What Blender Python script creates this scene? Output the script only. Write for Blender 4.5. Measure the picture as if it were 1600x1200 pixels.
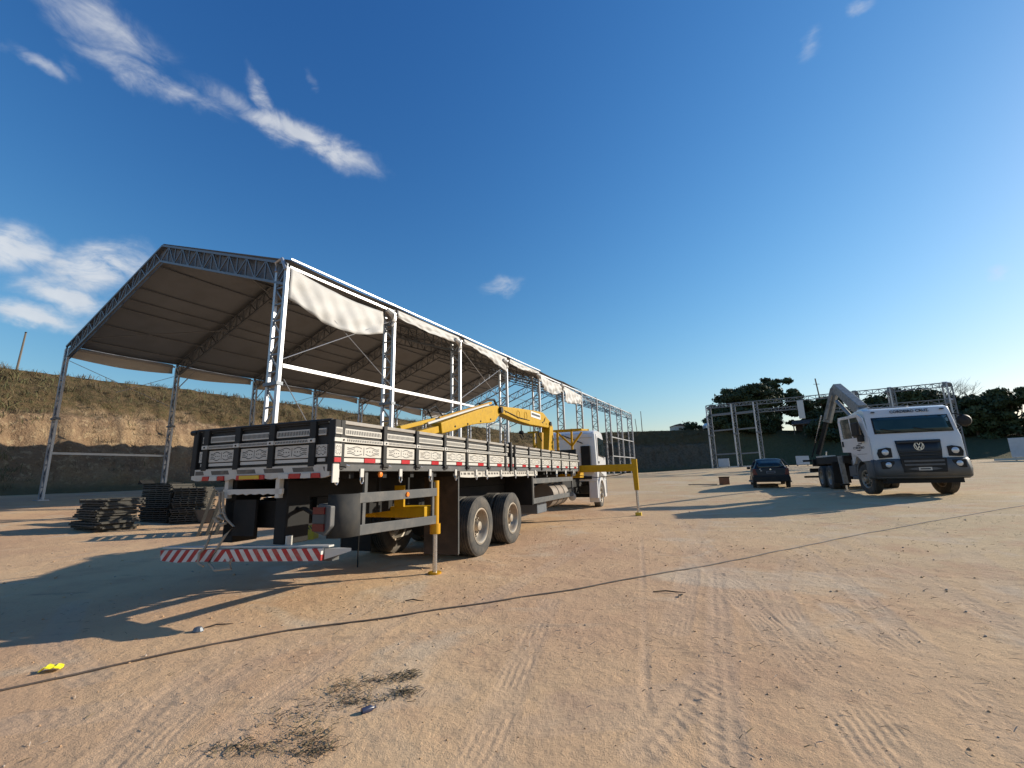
import bpy, math, random
import numpy as np
from mathutils import Matrix, Vector

# ------------------------------------------------------------------ camera
for o in list(bpy.data.objects): bpy.data.objects.remove(o)
SC = bpy.context.scene
COL = SC.collection
R = math.radians
PITCH, ROLL, CAM_H, FPX = R(11.59), R(-1.46), 1.40, 701.0
_f = Vector((0, math.cos(PITCH), math.sin(PITCH))); _r0 = Vector((1, 0, 0)); _u0 = _r0.cross(_f)
_r = _r0*math.cos(ROLL) + _u0*math.sin(ROLL); _u = _u0*math.cos(ROLL) - _r0*math.sin(ROLL)
cam = bpy.data.cameras.new('camera'); cam_o = bpy.data.objects.new('camera', cam); COL.objects.link(cam_o)
cam.sensor_width = 36.0; cam.lens = 36.0*FPX/1600.0; cam.clip_start = 0.05; cam.clip_end = 3000
m3 = Matrix((_r, _u, -_f)).transposed().to_4x4(); m3.translation = (0, 0, CAM_H)
cam_o.matrix_world = m3
SC.camera = cam_o

# ------------------------------------------------------------------ node helper
class NT:
    def __init__(s, tree): s.t = tree; s.n = tree.nodes; s.l = tree.links
    def node(s, typ, **kw):
        nd = s.n.new(typ)
        for k, v in kw.items():
            if k == 'inp':
                for a, b in v.items(): s.set(nd.inputs[a], b)
            else: setattr(nd, k, v)
        return nd
    def set(s, sock, v):
        if isinstance(v, bpy.types.NodeSocket): s.l.new(v, sock)
        else: sock.default_value = v
    def m(s, op, a, b=0.0, c=0.0, clamp=False):
        nd = s.n.new('ShaderNodeMath'); nd.operation = op; nd.use_clamp = clamp
        s.set(nd.inputs[0], a); s.set(nd.inputs[1], b); s.set(nd.inputs[2], c); return nd.outputs[0]
    def vm(s, op, a, b=(0, 0, 0)):
        nd = s.n.new('ShaderNodeVectorMath'); nd.operation = op
        s.set(nd.inputs[0], a); s.set(nd.inputs[1], b)
        return nd.outputs['Value'] if op in ('DOT_PRODUCT', 'LENGTH') else nd.outputs[0]
    def mix(s, f, a, b, blend='MIX'):
        nd = s.n.new('ShaderNodeMix'); nd.data_type = 'RGBA'; nd.blend_type = blend
        s.set(nd.inputs[0], f); s.set(nd.inputs[6], a); s.set(nd.inputs[7], b); return nd.outputs[2]
    def noise(s, vec=None, scale=5, detail=4, rough=.55, out='Fac', dist=0.0):
        nd = s.n.new('ShaderNodeTexNoise'); nd.inputs['Scale'].default_value = scale
        nd.inputs['Detail'].default_value = detail; nd.inputs['Roughness'].default_value = rough
        nd.inputs['Distortion'].default_value = dist
        if vec is not None: s.l.new(vec, nd.inputs['Vector'])
        return nd.outputs[out]
    def ramp(s, f, stops):
        nd = s.n.new('ShaderNodeValToRGB'); e = nd.color_ramp.elements
        while len(e) < len(stops): e.new(.5)
        for i, (p, c) in enumerate(stops):
            e[i].position = p; e[i].color = (c, c, c, 1) if isinstance(c, (int, float)) else (*c, 1)
        s.set(nd.inputs[0], f); return nd.outputs[0]
    def sep(s, v):
        nd = s.n.new('ShaderNodeSeparateXYZ'); s.l.new(v, nd.inputs[0]); return nd.outputs
    def step(s, f, lo, hi):
        nd = s.n.new('ShaderNodeMapRange'); nd.interpolation_type = 'SMOOTHSTEP'
        s.set(nd.inputs[0], f); nd.inputs[1].default_value = lo; nd.inputs[2].default_value = hi
        return nd.outputs[0]

# ------------------------------------------------------------------ sky, sun, exposure
SUN_AZ, SUN_EL = R(74), R(22.5)
world = bpy.data.worlds.new('World'); SC.world = world; world.use_nodes = True
w = NT(world.node_tree); w.n.clear()
sky = w.node('ShaderNodeTexSky', sky_type='NISHITA', sun_disc=False, sun_elevation=SUN_EL, sun_rotation=SUN_AZ,
             altitude=300, air_density=1.6, dust_density=0.35, ozone_density=6.0)
tc = w.node('ShaderNodeTexCoord'); D = tc.outputs['Generated']
clouds = [(-47.6,39.7,4.6,1.7,-4,.55),(-42.5,37.3,5.0,.9,-2,.58),(-28.2,37.7,7.0,1.15,-10,.85),(-32.9,40.2,1.9,.7,-45,.6),(-51.7,34.6,1.9,.5,2,.5),
 (-49.3,35.5,1.3,.7,-30,.3),(-50.6,19.8,2.4,1.6,9,1),(-44.6,20.2,4.2,1.7,22,1),(-46.8,17.0,2.6,.9,-2,.95),(-48.6,15.0,3.2,.8,4,.95),
 (-1.2,23.9,2.6,1.0,17,.5),(39.5,40.6,1.0,1.2,-30,.45),(44.2,41.8,.9,.5,-43,.45),(49.9,16.3,.9,.7,-61,.5),(-26.9,43.0,.6,.9,12,.35)]
warp = w.vm('ADD', D, w.vm('SCALE', w.vm('SUBTRACT', w.noise(D, 9, 5, .6, 'Color'), (.5, .5, .5))))
warp.node.inputs[1].links[0].from_node.inputs['Scale'].default_value = .075
tot = None
for az, el, L, Wd, t, s_ in clouds:
    a, e = R(az), R(el)
    c = Vector((math.sin(a)*math.cos(e), math.cos(a)*math.cos(e), math.sin(e)))
    e1 = c.cross(Vector((0, 0, 1))).normalized(); e2 = e1.cross(c); t = R(t)
    x1 = (e1*math.cos(t)+e2*math.sin(t))/R(L*1.15); x2 = (e2*math.cos(t)-e1*math.sin(t))/R(Wd*1.25)
    dv = w.vm('SUBTRACT', warp, tuple(c))
    p = w.vm('DOT_PRODUCT', dv, tuple(x1)); q = w.vm('DOT_PRODUCT', dv, tuple(x2))
    dd = w.m('ADD', w.m('MULTIPLY', p, p), w.m('MULTIPLY', q, q))
    front = w.m('GREATER_THAN', w.vm('DOT_PRODUCT', D, tuple(c)), .5)
    g = w.m('MULTIPLY', w.m('MULTIPLY', w.m('EXPONENT', w.m('MULTIPLY', dd, -1.0)), s_), front)
    tot = g if tot is None else w.m('MAXIMUM', tot, g)
mp = w.node('ShaderNodeMapping'); w.l.new(D, mp.inputs[0]); mp.inputs['Rotation'].default_value = (0, R(35), R(20)); mp.inputs['Scale'].default_value = (1, 1, 2.2)
cn = w.noise(mp.outputs[0], 14, 7, .62, dist=.5)
dens = w.m('MULTIPLY', tot, w.m('SUBTRACT', w.m('MULTIPLY', cn, 2.6), .38))
dens = w.step(dens, .12, .95)
cc = w.mix(w.noise(D, 20, 3), (3.6, 3.9, 4.4, 1), (6.2, 6.2, 6.1, 1))
shoulder = lambda v: w.m('DIVIDE', v, w.m('ADD', 1.0, w.m('MULTIPLY', v, .044)))
sr = w.node('ShaderNodeSeparateColor'); w.l.new(sky.outputs[0], sr.inputs[0]); sj = w.node('ShaderNodeCombineColor')
for i_, (g_, k_) in enumerate(((1.74, .45), (1.42, .60), (1.0, .95))): w.l.new((shoulder if i_ < 2 else (lambda v: v))(w.m('MULTIPLY', w.m('POWER', sr.outputs[i_], g_), k_)), sj.inputs[i_])
skyc = sj.outputs[0]
skyc = w.mix(w.m('MULTIPLY', dens, .80), skyc, cc)
bg = w.node('ShaderNodeBackground'); w.l.new(skyc, bg.inputs[0]); bg.inputs[1].default_value = .10
wo = w.node('ShaderNodeOutputWorld'); w.l.new(bg.outputs[0], wo.inputs[0])

sun = bpy.data.lights.new('sun', 'SUN'); sun.energy = 4.0; sun.angle = R(.55); sun.color = (1.0, .91, .76)
sun_o = bpy.data.objects.new('sun', sun); COL.objects.link(sun_o)
sdir = Vector((math.sin(SUN_AZ)*math.cos(SUN_EL), math.cos(SUN_AZ)*math.cos(SUN_EL), math.sin(SUN_EL)))
sun_o.rotation_euler = sdir.to_track_quat('Z', 'Y').to_euler(); sun_o.location = (40, 20, 40)
vs = SC.view_settings; vs.view_transform = 'Standard'; vs.look = 'None'; vs.exposure = 0.60; vs.gamma = 1.0; vs.use_curve_mapping = False

# ------------------------------------------------------------------ mesh helpers
random.seed(7); RNG = np.random.default_rng(11)
class MB:
    def __init__(s): s.V = []; s.F = []; s.M = []; s.mi = 0
    def add(s, vs, fs):
        b = len(s.V); s.V += [tuple(v) for v in vs]; s.F += [tuple(i+b for i in f) for f in fs]; s.M += [s.mi]*len(fs); return s
    def box(s, cx, cy, cz, sx, sy, sz, rz=0.0, rx=0.0, ry=0.0):
        x, y, z = sx/2, sy/2, sz/2
        P = [Vector(p) for p in ((-x,-y,-z),(x,-y,-z),(x,y,-z),(-x,y,-z),(-x,-y,z),(x,-y,z),(x,y,z),(-x,y,z))]
        if rz or rx or ry:
            M = Matrix.Rotation(rz, 3, 'Z') @ Matrix.Rotation(ry, 3, 'Y') @ Matrix.Rotation(rx, 3, 'X'); P = [M @ p for p in P]
        c = Vector((cx, cy, cz))
        return s.add([p+c for p in P], [(0,3,2,1),(4,5,6,7),(0,1,5,4),(1,2,6,5),(2,3,7,6),(3,0,4,7)])
    def b2(s, x0, x1, y0, y1, z0, z1): return s.box((x0+x1)/2, (y0+y1)/2, (z0+z1)/2, abs(x1-x0), abs(y1-y0), abs(z1-z0))
    def bar(s, p, q, wd, hd, up=(0, 0, 1)):
        p = Vector(p); q = Vector(q); d = (q-p).normalized(); u = Vector(up)
        if abs(d.dot(u)) > .98: u = Vector((0, 1, 0))
        a = d.cross(u).normalized(); b = a.cross(d); a = a*wd/2; b = b*hd/2
        return s.add([p-a-b, p+a-b, p+a+b, p-a+b, q-a-b, q+a-b, q+a+b, q-a+b], [(0,3,2,1),(4,5,6,7),(0,1,5,4),(1,2,6,5),(2,3,7,6),(3,0,4,7)])
    def tube(s, p, q, r, n=8, r2=None, caps=True):
        p = Vector(p); q = Vector(q); d = (q-p).normalized(); u = Vector((0, 0, 1)) if abs(d.z) < .95 else Vector((0, 1, 0))
        a = d.cross(u).normalized(); b = a.cross(d); r2 = r if r2 is None else r2
        vs = [p+(a*math.cos(2*math.pi*i/n)+b*math.sin(2*math.pi*i/n))*r for i in range(n)]+[q+(a*math.cos(2*math.pi*i/n)+b*math.sin(2*math.pi*i/n))*r2 for i in range(n)]
        fs = [(i, (i+1) % n, n+(i+1) % n, n+i) for i in range(n)]
        if caps: fs += [tuple(range(n-1, -1, -1)), tuple(range(n, 2*n))]
        return s.add(vs, fs)
    def path(s, pts, r, n=6):
        pts = [Vector(p) for p in pts]; vs = []; m = len(pts)
        for i, p in enumerate(pts):
            d = (pts[min(i+1, m-1)]-pts[max(i-1, 0)]).normalized(); u = Vector((0, 0, 1)) if abs(d.z) < .9 else Vector((1, 0, 0))
            a = d.cross(u).normalized(); b = a.cross(d); rr = r[i] if isinstance(r, (list, tuple)) else r
            vs += [p+(a*math.cos(2*math.pi*k/n)+b*math.sin(2*math.pi*k/n))*rr for k in range(n)]
        fs = [(i*n+k, i*n+(k+1) % n, (i+1)*n+(k+1) % n, (i+1)*n+k) for i in range(m-1) for k in range(n)]
        fs += [tuple(range(n-1, -1, -1)), tuple((m-1)*n+k for k in range(n))]
        return s.add(vs, fs)
    def prism(s, poly, ax, a, b):
        # polygon in the other two axes (kept in x,y,z order), extruded along ax from a to b
        n = len(poly)
        def P(u, v, t): return {0: (t, u, v), 1: (u, t, v), 2: (u, v, t)}[ax]
        vs = [P(u, v, a) for u, v in poly]+[P(u, v, b) for u, v in poly]
        fs = [(i, (i+1) % n, n+(i+1) % n, n+i) for i in range(n)]+[tuple(range(n-1, -1, -1)), tuple(range(n, 2*n))]
        return s.add(vs, fs)
    def lathe(s, prof, o=(0, 0, 0), ax=0, n=32, closed=True):
        # profile of (radius, height along axis)
        vs = []; m = len(prof)
        for i in range(n):
            c, sn = math.cos(2*math.pi*i/n), math.sin(2*math.pi*i/n)
            for r, h in prof:
                vs.append({0: (o[0]+h, o[1]+r*c, o[2]+r*sn), 1: (o[0]+r*c, o[1]+h, o[2]+r*sn), 2: (o[0]+r*c, o[1]+r*sn, o[2]+h)}[ax])
        fs = []
        for i in range(n):
            j = (i+1) % n
            for k in range(m if closed else m-1):
                l = (k+1) % m; fs.append((i*m+k, i*m+l, j*m+l, j*m+k))
        return s.add(vs, fs)
    def grid(s, rows):
        m = len(rows[0]); vs = [p for r in rows for p in r]
        return s.add(vs, [(i*m+k, i*m+k+1, (i+1)*m+k+1, (i+1)*m+k) for i in range(len(rows)-1) for k in range(m-1)])
    def mesh(s, name, mats, off=(0, 0, 0), smooth=False):
        me = bpy.data.meshes.new(name)
        me.from_pydata([(v[0]+off[0], v[1]+off[1], v[2]+off[2]) for v in s.V], [], s.F)
        for mm in (mats if isinstance(mats, (list, tuple)) else [mats]): me.materials.append(mm)
        if any(s.M): me.polygons.foreach_set('material_index', s.M)
        if smooth: me.polygons.foreach_set('use_smooth', [True]*len(s.F))
        me.update(); return me
    def build(s, name, mats, parent=None, off=(0, 0, 0), smooth=False, bevel=0.0, label=None, solid=0.0):
        o = link(name, s.mesh(name, mats, off, smooth), parent)
        if smooth:
            md = o.modifiers.new('edge', 'EDGE_SPLIT'); md.split_angle = R(38)
        if solid: md = o.modifiers.new('solid', 'SOLIDIFY'); md.thickness = solid
        if bevel:
            md = o.modifiers.new('bevel', 'BEVEL'); md.width = bevel; md.segments = 2; md.limit_method = 'ANGLE'; md.angle_limit = R(35)
        if label: o['label'] = label
        return o
def link(name, data, parent=None):
    o = bpy.data.objects.new(name, data); COL.objects.link(o)
    if parent is not None: o.parent = parent
    return o
def tag(o, label, cat, group=None):
    o['label'] = label; o['category'] = cat
    if group: o['group'] = group
    return o
def thing(name, label, cat, loc=(0, 0, 0), rz=0.0, group=None):
    o = link(name, None); o.location = loc; o.rotation_euler = (0, 0, rz); o.empty_display_size = .2
    return tag(o, label, cat, group)
def np_mesh(name, V, Q, mats, smooth=False, mi=None):
    me = bpy.data.meshes.new(name); V = np.asarray(V, np.float32); Q = np.asarray(Q, np.int32); k = Q.shape[1]
    me.vertices.add(len(V)); me.vertices.foreach_set('co', V.ravel())
    me.loops.add(Q.size); me.loops.foreach_set('vertex_index', Q.ravel())
    me.polygons.add(len(Q)); me.polygons.foreach_set('loop_start', np.arange(0, Q.size, k, dtype=np.int32))
    me.polygons.foreach_set('loop_total', np.full(len(Q), k, np.int32))
    for mm in (mats if isinstance(mats, (list, tuple)) else [mats]): me.materials.append(mm)
    if mi is not None: me.polygons.foreach_set('material_index', np.asarray(mi, np.int32))
    if smooth: me.polygons.foreach_set('use_smooth', np.ones(len(Q), bool))
    me.update(calc_edges=True); return me

# ------------------------------------------------------------------ materials
def mat(name, col, rough=.6, metal=0.0, var=.18, scale=6.0, bump=0.0, dirt=None, dirt_amt=.4, dirt_scale=3.0, spec=.5, coat=0.0):
    m = bpy.data.materials.new(name); m.use_nodes = True; t = NT(m.node_tree); b = t.n['Principled BSDF']
    tc = t.node('ShaderNodeTexCoord'); v = tc.outputs['Object']
    n1 = t.noise(v, scale, 5, .6)
    f = t.m('ADD', 1-var, t.m('MULTIPLY', n1, 2*var))
    c = t.mix(1.0, (*col, 1), t.node('ShaderNodeCombineXYZ', inp={0: f, 1: f, 2: f}).outputs[0], 'MULTIPLY')
    if dirt:
        n2 = t.step(t.noise(v, dirt_scale, 6, .65), .5-.25*dirt_amt, .85-.3*dirt_amt)
        c = t.mix(t.m('MULTIPLY', n2, min(1, dirt_amt*1.6)), c, (*dirt, 1))
    t.l.new(c, b.inputs['Base Color'])
    t.set(b.inputs['Roughness'], t.m('ADD', rough-.08, t.m('MULTIPLY', n1, .16), clamp=True))
    b.inputs['Metallic'].default_value = metal; b.inputs['Specular IOR Level'].default_value = spec; b.inputs['Coat Weight'].default_value = coat
    if bump:
        bp = t.node('ShaderNodeBump'); bp.inputs['Strength'].default_value = bump; bp.inputs['Distance'].default_value = .02
        t.l.new(t.noise(v, scale*5, 5, .6), bp.inputs['Height']); t.l.new(bp.outputs[0], b.inputs['Normal'])
    return m
DUST = (.42, .31, .21)
M = dict(
    black=mat('black paint', (.016, .016, .016), .6, dirt=(.07, .058, .045), dirt_amt=.25, spec=.3),
    frame=mat('chassis black', (.011, .011, .011), .75, dirt=(.035, .03, .024), dirt_amt=.3, spec=.3),
    grey=mat('grey guard steel', (.068, .070, .070), .68, .0, dirt=(.2, .17, .14), dirt_amt=.3, bump=.05),
    yellow=mat('crane yellow', (.50, .285, .003), .5, dirt=(.13, .075, .02), dirt_amt=.22, dirt_scale=9, spec=.25),
    orange=mat('jack orange yellow', (.55, .275, .008), .45, dirt=(.25, .14, .03), dirt_amt=.2, spec=.3),
    white=mat('white cab paint', (.66, .655, .65), .33, dirt=DUST, dirt_amt=.12, coat=.3, var=.05),
    trim=mat('white trim', (.54, .52, .47), .5, dirt=DUST, dirt_amt=.2, var=.08),
    wood=mat('weathered top rail', (.34, .31, .27), .75, var=.25, scale=9, dirt=(.16, .12, .09), dirt_amt=.3),
    red=mat('red reflector', (.42, .015, .02), .3),
    amber=mat('amber lamp', (.85, .22, .02), .25),
    lens=mat('clear lamp lens', (.62, .64, .66), .12, .3),
    guard=mat('dull dark guard plate', (.035, .036, .037), .8, dirt=(.09, .08, .065), dirt_amt=.3, spec=.2),  # end plate toned darker and duller than the guard rails
    plate=mat('yellow plate', (.62, .42, .03), .5),
    rubber=mat('dusty tyre rubber', (.055, .052, .047), .88, dirt=(.15, .125, .095), dirt_amt=.45, dirt_scale=4, bump=.15, scale=14),
    rim=mat('dusty steel rim', (.36, .32, .26), .5, .5, dirt=(.30, .22, .15), dirt_amt=.45),
    chrome=mat('chromed rod', (.62, .62, .62), .25, .9, var=.06),
    glass=mat('dark glass', (.012, .02, .022), .07, var=.1, spec=.6),
    galv=mat('galvanised steel', (.44, .45, .47), .42, .55, var=.16, scale=3, dirt=(.30, .29, .28), dirt_amt=.25),
    galvd=mat('dull steel lattice', (.15, .165, .185), .5, .5, var=.2, scale=3),
    canvas=mat('white pvc canvas', (.50, .485, .46), .62, dirt=(.34, .31, .27), dirt_amt=.30, dirt_scale=.7, var=.06),
    roofsheet=mat('shade toned roof sheet', (.16, .178, .205), .65, dirt=(.11, .12, .135), dirt_amt=.35, dirt_scale=.5, var=.12, bump=.3, scale=1.2),  # white canvas roof, the shade of its underside put into a grey base colour
    gable=mat('grey gable sheet', (.12, .125, .14), .6, var=.2, scale=2),
    panel=mat('weathered dark panel', (.05, .046, .038), .8, var=.35, scale=9, dirt=(.10, .085, .06), dirt_amt=.35, dirt_scale=8),
    rope=mat('grey rope', (.35, .29, .22), .9, bump=.2, scale=20),
    rust=mat('rusty steel', (.22, .10, .05), .8, dirt=(.1, .05, .03), dirt_amt=.4),
    cranegrey=mat('worn grey crane paint', (.24, .25, .245), .55, dirt=(.08, .075, .065), dirt_amt=.45, dirt_scale=6), grille=mat('black grille plastic', (.018, .02, .024), .45),
    plastic=mat('grey bumper plastic', (.085, .09, .095), .6, dirt=(.2, .16, .12), dirt_amt=.2),
    navy=mat('dark navy car paint', (.006, .007, .017), .3, var=.1, spec=.35), darkred=mat('dark red lens', (.12, .008, .01), .35),
    bark=mat('bark', (.10, .08, .06), .9, bump=.4, scale=4),
    post=mat('timber post', (.16, .13, .10), .85, bump=.2),
    leaf1=mat('dark foliage', (.028, .045, .016), .75, var=.5, scale=.6), leaf2=mat('mid foliage', (.045, .065, .022), .75, var=.5, scale=.6),
    dry=mat('dry grass', (.16, .12, .06), .9, var=.4, scale=.4), green=mat('coarse green grass', (.105, .105, .042), .9, var=.4, scale=.4),
    scrub2=mat('red brown scrub', (.12, .08, .042), .9, var=.4, scale=.4),
    scrub=mat('brown scrub', (.095, .072, .038), .9, var=.4, scale=.4),
    stone=mat('pale stone', (.40, .33, .26), .9, var=.3, scale=12), twig=mat('dark twig', (.07, .05, .035), .9),
    ink=mat('dark lettering', (.03, .03, .035), .6), bluebox=mat('dull blue grey board', (.42, .47, .52), .6),
    render=mat('cream rendered wall', (.55, .52, .46), .85), tile=mat('old roof', (.12, .09, .08), .85),
)
def coords(t, which='Generated'): return t.sep(t.node('ShaderNodeTexCoord').outputs[which])
def pattern_mat(name, fn, a, b, rough=.5):
    m = bpy.data.materials.new(name); m.use_nodes = True; t = NT(m.node_tree); bs = t.n['Principled BSDF']
    f = fn(t); n = t.noise(t.node('ShaderNodeTexCoord').outputs['Object'], 7, 5, .65)
    c = t.mix(f, (*a, 1), (*b, 1)); c = t.mix(t.m('MULTIPLY', t.step(n, .48, .8), .45), c, (.33, .26, .19, 1))
    t.l.new(c, bs.inputs['Base Color']); bs.inputs['Roughness'].default_value = rough; return m
def orn(ax, mid=True):
    def fn(t):
        g = coords(t); x = t.m('ABSOLUTE', t.m('SUBTRACT', g[ax], .5)); v = t.m('ABSOLUTE', t.m('SUBTRACT', g[2], .5))
        wav = t.m('ADD', .27, t.m('MULTIPLY', t.m('COSINE', t.m('MULTIPLY', x, 17.0)), -.075))
        l1 = t.m('LESS_THAN', t.m('ABSOLUTE', t.m('SUBTRACT', v, wav)), .035)
        l2 = t.m('LESS_THAN', t.m('ABSOLUTE', t.m('SUBTRACT', v, t.m('SUBTRACT', wav, .13))), .028)
        l2 = t.m('MULTIPLY', l2, t.m('GREATER_THAN', x, .24))
        l = t.m('MULTIPLY', t.m('MAXIMUM', l1, l2), t.m('MULTIPLY', t.m('LESS_THAN', x, .43), t.m('GREATER_THAN', x, .05)))
        c = t.m('MULTIPLY', t.m('LESS_THAN', x, .010), t.m('LESS_THAN', v, .33))
        d = t.m('MULTIPLY', t.m('LESS_THAN', v, .045), t.m('GREATER_THAN', t.m('SINE', t.m('MULTIPLY', x, 85.0)), .1))
        d = t.m('MULTIPLY', d, t.m('MULTIPLY', t.m('LESS_THAN', x, .27), t.m('GREATER_THAN', x, .05)))
        return t.m('MAXIMUM', t.m('MAXIMUM', l, c), d)
    return fn
def rib(ax, n, lo=.2, hi=.8):
    def fn(t):
        g = coords(t); s_ = t.m('GREATER_THAN', t.m('SINE', t.m('MULTIPLY', t.m('ADD', g[ax], t.m('MULTIPLY', g[2], .03)), n*6.283)), -.55)
        inn = t.m('MULTIPLY', t.m('GREATER_THAN', g[2], lo), t.m('LESS_THAN', g[2], hi))
        e = t.m('MULTIPLY', t.m('GREATER_THAN', g[ax], .03), t.m('LESS_THAN', g[ax], .97))
        return t.m('MULTIPLY', s_, t.m('MULTIPLY', inn, e))
    return fn
WH = (.52, .49, .43); BK = (.03, .03, .03)
M['orn_y'] = pattern_mat('ornate white board side', orn(1), WH, BK); M['orn_x'] = pattern_mat('ornate white board rear', orn(0), WH, BK)
M['rib_y'] = pattern_mat('ribbed white slat side', rib(1, 22), WH, (.045, .043, .04)); M['rib_x'] = pattern_mat('ribbed white slat rear', rib(0, 22), WH, (.045, .043, .04))
M['dot_y'] = pattern_mat('slotted white band side', rib(1, 6, .45, .8), WH, (.08, .07, .06)); M['dot_x'] = pattern_mat('slotted white band rear', rib(0, 5, .5, .85), WH, (.08, .07, .06))
def chev(t):
    g = coords(t); x = t.m('MULTIPLY', t.m('ABSOLUTE', t.m('SUBTRACT', g[0], .45)), 1.0)
    return t.m('GREATER_THAN', t.m('SINE', t.m('ADD', t.m('MULTIPLY', x, 108.0), t.m('MULTIPLY', g[2], 9.0))), -.05)
M['chev'] = pattern_mat('red and white chevron', chev, (.62, .60, .56), (.40, .02, .02))
def haz(t):
    g = coords(t, 'Object')
    s_ = t.m('GREATER_THAN', t.m('SINE', t.m('ADD', t.m('MULTIPLY', g[0], 95.0), t.m('MULTIPLY', g[2], 70.0))), 0)
    return t.m('MULTIPLY', s_, t.m('MULTIPLY', t.m('GREATER_THAN', g[2], .24), t.m('LESS_THAN', g[2], .33)))
M['hazard'] = pattern_mat('yellow with black hazard stripes', haz, (.60, .38, .015), (.02, .02, .02))

# ------------------------------------------------------------------ ground heights
CP = np.array([(0,0,0),(0,-15,0),(-15,-10,0),(15,-10,.2),(-1,7.5,0),(0,9.2,0),(3.5,19,0),(-3,8,0),(-2,11,0),(1.3,20,0),(-4,4,0),(4,15,.02),(5.1,8.6,.05),
 (12.7,16.5,.45),(14.8,15.7,.45),(15.2,22,.5),(17,21,.5),(13.3,23.8,.52),(12,27,.55),(-25,24,.774),(-11.5,15.5,.08),(-8,15,.08),(-14,14,.08),(-6,12,.02),
 (15.9,59.4,1.2),(20,46,1.7),(24,42,1.75),(35,36,1.6),(33,30,1.3),(9.5,10,.2),(26,86,1.4),(-20,45,1.3),(-30,27,1.0),(45,85,1.8),(60,60,2.),(-10,60,1.3),
 (-45,0,1.0),(70,10,1.6),(-50,-40,.6),(60,-40,1.),(0,-60,0),(7,5,.08),(2,3,0),(-8,8,0)], float)
_K = np.hypot(CP[:,None,0]-CP[None,:,0], CP[:,None,1]-CP[None,:,1]); np.fill_diagonal(_K, 0)
_K = -_K - 0.0*np.eye(len(CP)); _A = np.block([[_K-np.eye(len(CP))*0.03, np.ones((len(CP),1))],[np.ones((1,len(CP))), np.zeros((1,1))]])
_W = np.linalg.solve(_A, np.append(CP[:,2], 0))
def gzn(x, y):
    x = np.asarray(x, float); y = np.asarray(y, float); z = np.full(x.shape, _W[-1])
    for (px, py, _), wt in zip(CP, _W[:-1]): z = z - wt*np.sqrt((x-px)**2+(y-py)**2+4.0)
    return z - _off
_off = 0.0; _off = float(gzn(np.array([-.5]), np.array([8.3]))[0])
def gz(x, y): return float(gzn(np.array([x]), np.array([y]))[0])
def vnoise(x, y, seed=0):
    xi = np.floor(x).astype(np.int64); yi = np.floor(y).astype(np.int64); fx = x-xi; fy = y-yi
    fx = fx*fx*(3-2*fx); fy = fy*fy*(3-2*fy)
    def h(a, b):
        n = (a*374761393+b*668265263+seed*982451653) & 0xffffffff; n = ((n ^ (n >> 13))*1274126177) & 0xffffffff
        return ((n ^ (n >> 16)) & 0xffff)/65535.0
    return (h(xi,yi)*(1-fx)+h(xi+1,yi)*fx)*(1-fy)+(h(xi,yi+1)*(1-fx)+h(xi+1,yi+1)*fx)*fy
def fbm(x, y, octs, seed=0):
    z = 0; a = 1; t = 0
    for o in range(octs): z = z+a*vnoise(x*2**o, y*2**o, seed+o); t += a; a *= .5
    return z/t - .5

TRACKS = [([(3.99,13.61),(2.91,7.4),(2.35,4.82),(2.08,3.61),(1.9,2.91),(1.77,2.46),(1.5,1)],.30,'rib'),
 ([(4.67,13.43),(2.96,6.48),(2.38,4.34),(2.08,3.21),(1.86,2.45),(1.5,1)],.26,'rib'),
 ([(4.11,7.24),(3.11,5.76),(2.59,4.6),(2.34,3.71),(2.16,2.97),(2.04,2.45),(1.8,1)],.24,'rib'),
 ([(4.99,8.44),(3.93,5.68),(3.2,4.05),(2.86,3.26),(2.63,2.69),(2.2,1.4)],.24,'rib'),
 ([(2.72,6.51),(1.77,4.31),(1.32,3.26),(1.0,2.49),(.6,1.4)],.22,'block'),
 ([(.27,3.16),(1.03,3.25)],.30,'rib'),([(.1,2.92),(.98,3.01)],.26,'rib'),
 ([(-1.48,6.6),(-1.79,5.06),(-2.06,4.27),(-2.13,3.44),(-2.07,2.96),(-1.9,2.2)],.26,'rib'),
 ([(-1.08,5.46),(-1.43,4.38),(-1.62,3.32),(-1.67,2.76),(-1.7,2)],.24,'rib'),
 ([(-.24,2.54),(-.09,3.24),(.08,4.12),(.37,5.46)],.25,'rib'),([(-3.1,3.08),(-2.39,3.28)],.3,'block'),([(-1.35,3.18),(-.5,3.36)],.32,'rib'),
 ([(2.78,10.38),(1.07,4.2),(.77,3.04)],.07,'groove'),([(8.13,15.82),(4.94,6.25),(4.32,4.2)],.26,'rib'),([(-2.13,2.61),(-2.38,3.36),(-2.5,4.45)],.26,'block'),
 ([(.6,2.61),(1.08,3.18),(1.27,3.45)],.22,'block'),([(3.21,4.96),(2.7,3.1),(2.46,2.53)],.24,'rib'),([(6.5,9),(4.6,5.0),(3.9,3.6)],.26,'block'),
 ([(9.5,14),(8,9),(6,6),(5,5)],.3,'rib'),([(-5.5,6),(-4.2,4.4),(-3.2,3.7)],.28,'block'),([(6,14.5),(3.6,9.5),(2.2,6.2),(1.4,4.4)],.3,'rib'),([(1.5,9.5),(.2,6.8),(-.6,5.0)],.28,'block'),
 ([(11,9),(7,7.2),(4,6.3)],.28,'rib'),([(4.4,3.1),(3.2,3.4),(2,3.3)],.22,'rib')]
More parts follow.
